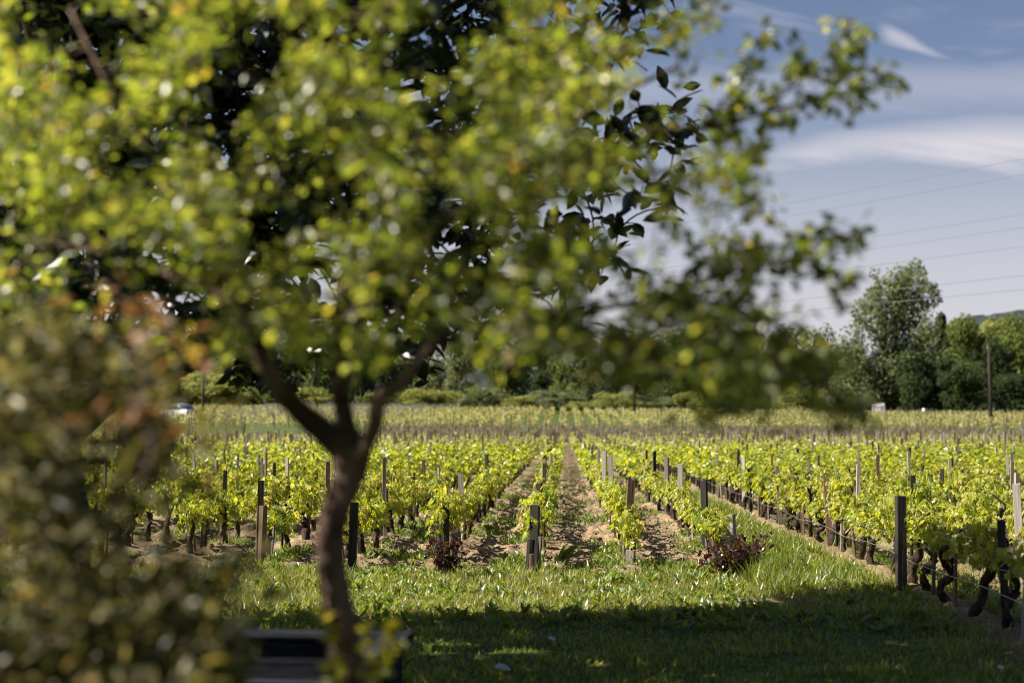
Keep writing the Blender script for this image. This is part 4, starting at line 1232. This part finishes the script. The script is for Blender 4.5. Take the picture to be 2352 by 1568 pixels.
bush = [(1840, 895, 100, 'spring_green'), (1760, 905, 90, 'spring_green'), (1690, 880, 100, 'mid_green'), (1600, 900, 100, 'spring_green'), (1520, 905, 70, 'grey_green'), (1480, 918, 50, 'dark_green'), (1420, 895, 90, 'spring_green'), (1340, 905, 90, 'spring_green'),
        (1265, 900, 90, 'grey_green'), (1190, 902, 80, 'spring_green'), (1115, 895, 90, 'grey_green'), (1040, 898, 90, 'spring_green'), (965, 880, 100, 'spring_green'), (880, 890, 90, 'mid_green'), (700, 885, 100, 'spring_green'), (620, 880, 90, 'mid_green'), (545, 850, 130, 'spring_green'), (440, 845, 130, 'spring_green'),
        (350, 860, 120, 'mid_green'), (240, 860, 130, 'spring_green'), (120, 860, 130, 'mid_green'), (10, 860, 130, 'spring_green')]
for i, (px, yt, w, m) in enumerate(bush):
    far_tree(px, yt + (i * 37 % 5 - 2) * 5, w * (1.35 + .25 * (i % 3)), 196 + 2 * (i % 3), 'round', m, f'{CN[m]} bush under the far trees, {ordinal(i + 1)} from the white sign', 'bushes under the far trees', i + 2, 'bush', 'bush')

# ------------------------------------------------------------------ poles, cables, signs, car
def pole(px, ytop, ybase, d, lab, lean=0.0):
    x = P(px, ybase, d)[0]; z0 = float(ramp(np.array(x), np.array(float(d)))); top = CAM_H + (977 - ytop) * d / F - z0
    t = empty('utility_pole', (x, d, z0)); t.rotation_euler = (0, lean, 0)
    V, T = tube([(0, 0, -.5), (0, 0, top * .5), (0, 0, top)], [.17, .145, .12], 10, .03); link('shaft', mesh_np('pole_shaft', V, T, M['dark_bark'], True), t)
    V, T = join([box(-.16, .16, -.03, .03, top - .5, top - .42)] + [tube([(s * .13, 0, top - .42), (s * .13, 0, top - .28)], [.04, .03], 7) for s in (-1, 1)])
    link('bracket', mesh_np('pole_bracket', V, T, M['steel']), t)
    return tag(t, lab, 'pole', 'wooden utility poles')


pole(2277, 792, 970, 150, 'tall wooden utility pole standing beside the triangular sign', R(-1))
pole(1457, 800, 976, 160, 'thin wooden utility pole in front of the middle of the tree line', 0)
pole(466, 830, 952, 165, 'wooden utility pole near the white car', R(.5))


def cable(yr, px_vp=-1000, d0=150, lab=''):
    a = P(2600, yr - (2600 - 2352) * (977 - yr) * 2.95e-4, d0)
    az = math.atan((px_vp - 1294) / F); dirv = np.array((math.sin(az), math.cos(az), 0))
    t = np.linspace(-60, 520, 40); pts = a + t[:, None] * dirv
    pts[:, 2] += -.6 * np.sin(np.clip((t + 60) / 580, 0, 1) * math.pi)
    V, T = tube(pts, .03, 5)
    tag(link('power_cable', mesh_np('power_cable', V, T, M['cable'], True)), lab, 'cable', 'overhead power cables')


for yr, lab in [(359, 'topmost thin overhead power cable below the bright cloud bank'), (395, 'second overhead power cable down from the cloud bank'), (486, 'third overhead power cable, over a wide gap of sky'),
                (517, 'fourth overhead power cable down, close under the third'), (560, 'fifth overhead power cable down from the cloud bank'), (627, 'sixth overhead cable, next above the lowest one'), (659, 'lowest overhead cable just over the poplar top')]:
    cable(yr, lab=lab)

d = 172
sx = P(2018, 935, d)[0]; z0 = float(ramp(np.array(sx), np.array(float(d))))
zt, zb = CAM_H + (977 - 926) * d / F - z0, CAM_H + (977 - 945) * d / F - z0
sg = empty('roadside_sign', (sx, d, z0))
V, T = box(-.70, .70, -.02, .02, zb, zt); link('panel', mesh_np('sign_panel', V, T, M['white_paint']), sg)
V, T = join([box(-.66, -.42, -.026, -.021, zb + .12, zt - .15), box(-.30, .10, -.026, -.021, zb + .42, zb + .58), box(.2, .62, -.026, -.021, zb + .1, zb + .7)]); link('print', mesh_np('sign_print', V, T, M['purple_print']), sg)
for s in (-.42, .42): V, T = tube([(s, .05, -.3), (s, .05, zt + .02)], [.035, .035], 8); link('leg', mesh_np('sign_leg', V, T, M['steel']), sg)
tag(sg, 'white rectangular roadside board on two legs under the poplar', 'sign')

d = 170
sx = P(2321, 955, d)[0]; z0 = float(ramp(np.array(sx), np.array(float(d))))
zt = CAM_H + (977 - 948) * d / F - z0; zb = zt - .80
ys = empty('yield_sign', (sx, d, z0))


def tri(s, y0, y1, zt, zb):
    zc = (zt * 2 + zb) / 3; f = lambda x, z: (x * s, zc + (z - zc) * s)
    A = [f(-.5, zt), f(.5, zt), f(0, zb)]
    V = np.array([(x, y0, z) for x, z in A] + [(x, y1, z) for x, z in A]); return V, np.array([(0, 2, 1), (3, 4, 5), (0, 1, 4), (0, 4, 3), (1, 2, 5), (1, 5, 4), (2, 0, 3), (2, 3, 5)])


V, T = tri(1, -.015, .015, zt, zb); link('border', mesh_np('yield_border', V, T, M['red_paint']), ys)
V, T = tri(.66, -.024, -.018, zt, zb); link('face', mesh_np('yield_face', V, T, M['white_paint']), ys)
V, T = tube([(0, .05, -.3), (0, .05, zt)], [.035, .035], 8); link('post', mesh_np('yield_post', V, T, M['steel']), ys)
V, T = box(-.34, .34, -.015, .015, zb - .42, zb - .08); link('plate', mesh_np('yield_plate', V, T, M['white_paint']), ys)
tag(ys, 'red and white triangular give-way sign beside the tall pole', 'sign')

sx = P(2122, 960, 175)[0]; z0 = float(ramp(np.array(sx), np.array(175.)))
mk = empty('road_marker', (sx, 175, z0))
V, T = tube([(0, 0, -.2), (0, 0, .75)], [.09, .08], 8); link('post', mesh_np('marker_post', V, T, M['grey_wood']), mk)
V, T = tube([(0, 0, .752), (0, 0, .95), (0, 0, 1.15), (0, 0, 1.22)], [.20, .22, .18, .08], 10); link('cap', mesh_np('marker_cap', V, T, M['white_paint'], True), mk)
tag(mk, 'small white-capped road marker between the board and the tall pole', 'marker')


def car(px, py, d, rz, lab):
    b = P(px, py, d); z0 = float(ramp(np.array(b[0]), np.array(float(d))))
    t = empty('parked_car', (b[0], d, z0 + .02)); t.rotation_euler = (0, 0, rz); t.scale = (1, 1, 1.12)
    def loft(secs):
        """sections along x: (x, half width, z0, z1, tumblehome)"""
        V, T = [], []
        for x, w, a, c, k in secs:
            V += [(x, -w, a), (x, -w, (a + c) / 2), (x, -w * k, c), (x, w * k, c), (x, w, (a + c) / 2), (x, w, a)]
        for i in range(len(secs) - 1):
            for j in range(6):
                p, q = i * 6 + j, i * 6 + (j + 1) % 6; T += [(p, q, q + 6), (p, q + 6, p + 6)]
        m = (len(secs) - 1) * 6
        for j in range(1, 5): T += [(0, j + 1, j), (m, m + j, m + j + 1)]
        return np.array(V, float), np.array(T)
    V, T = loft([(-2.05, .70, .35, .62, .95), (-1.95, .82, .28, .80, .94), (-1.1, .86, .25, .92, .93), (0, .87, .25, .95, .93), (1.2, .86, .25, .98, .92), (1.9, .82, .28, .95, .9), (2.0, .74, .38, .85, .9)])
    bevelled(link('body', mesh_np('car_body', V, T, M['white_paint'], True), t), .03)
    V, T = loft([(-1.15, .74, .90, .94, .98), (-.35, .74, .90, 1.42, .80), (.3, .74, .92, 1.50, .80), (1.1, .74, .92, 1.46, .80), (1.8, .72, .92, 1.10, .88)])
    link('windows', mesh_np('car_glass', V, T, M['car_glass'], True), t)
    V, T = loft([(-.42, .56, 1.43, 1.46, .97), (.3, .60, 1.49, 1.54, .95), (1.15, .57, 1.45, 1.49, .96)]); link('roof', mesh_np('car_roof', V, T, M['white_paint'], True), t)
    for x in (-1.28, 1.28):
        for y in (-.80, .80):
            V, T = tube([(x, y - .1, .31), (x, y + .1, .31)], [.31, .31], 18); w = link('wheel', mesh_np('car_wheel', V, T, M['tyre']), t)
            V, T = tube([(x, y - .105, .31), (x, y + .105, .31)], [.19, .19], 14); link('rim', mesh_np('car_rim', V, T, M['steel']), w)
    for y in (-.68, .68):
        V, T = box(1.96, 2.02, y - .13, y + .13, .62, .88); link('tail_light', mesh_np('car_lamp', V, T, M['tail_lamp']), t)
    return tag(t, lab, 'car')


car(408, 966, 150, R(-28), 'white car with blue sky-reflecting windows parked beyond the vines behind the shrub')
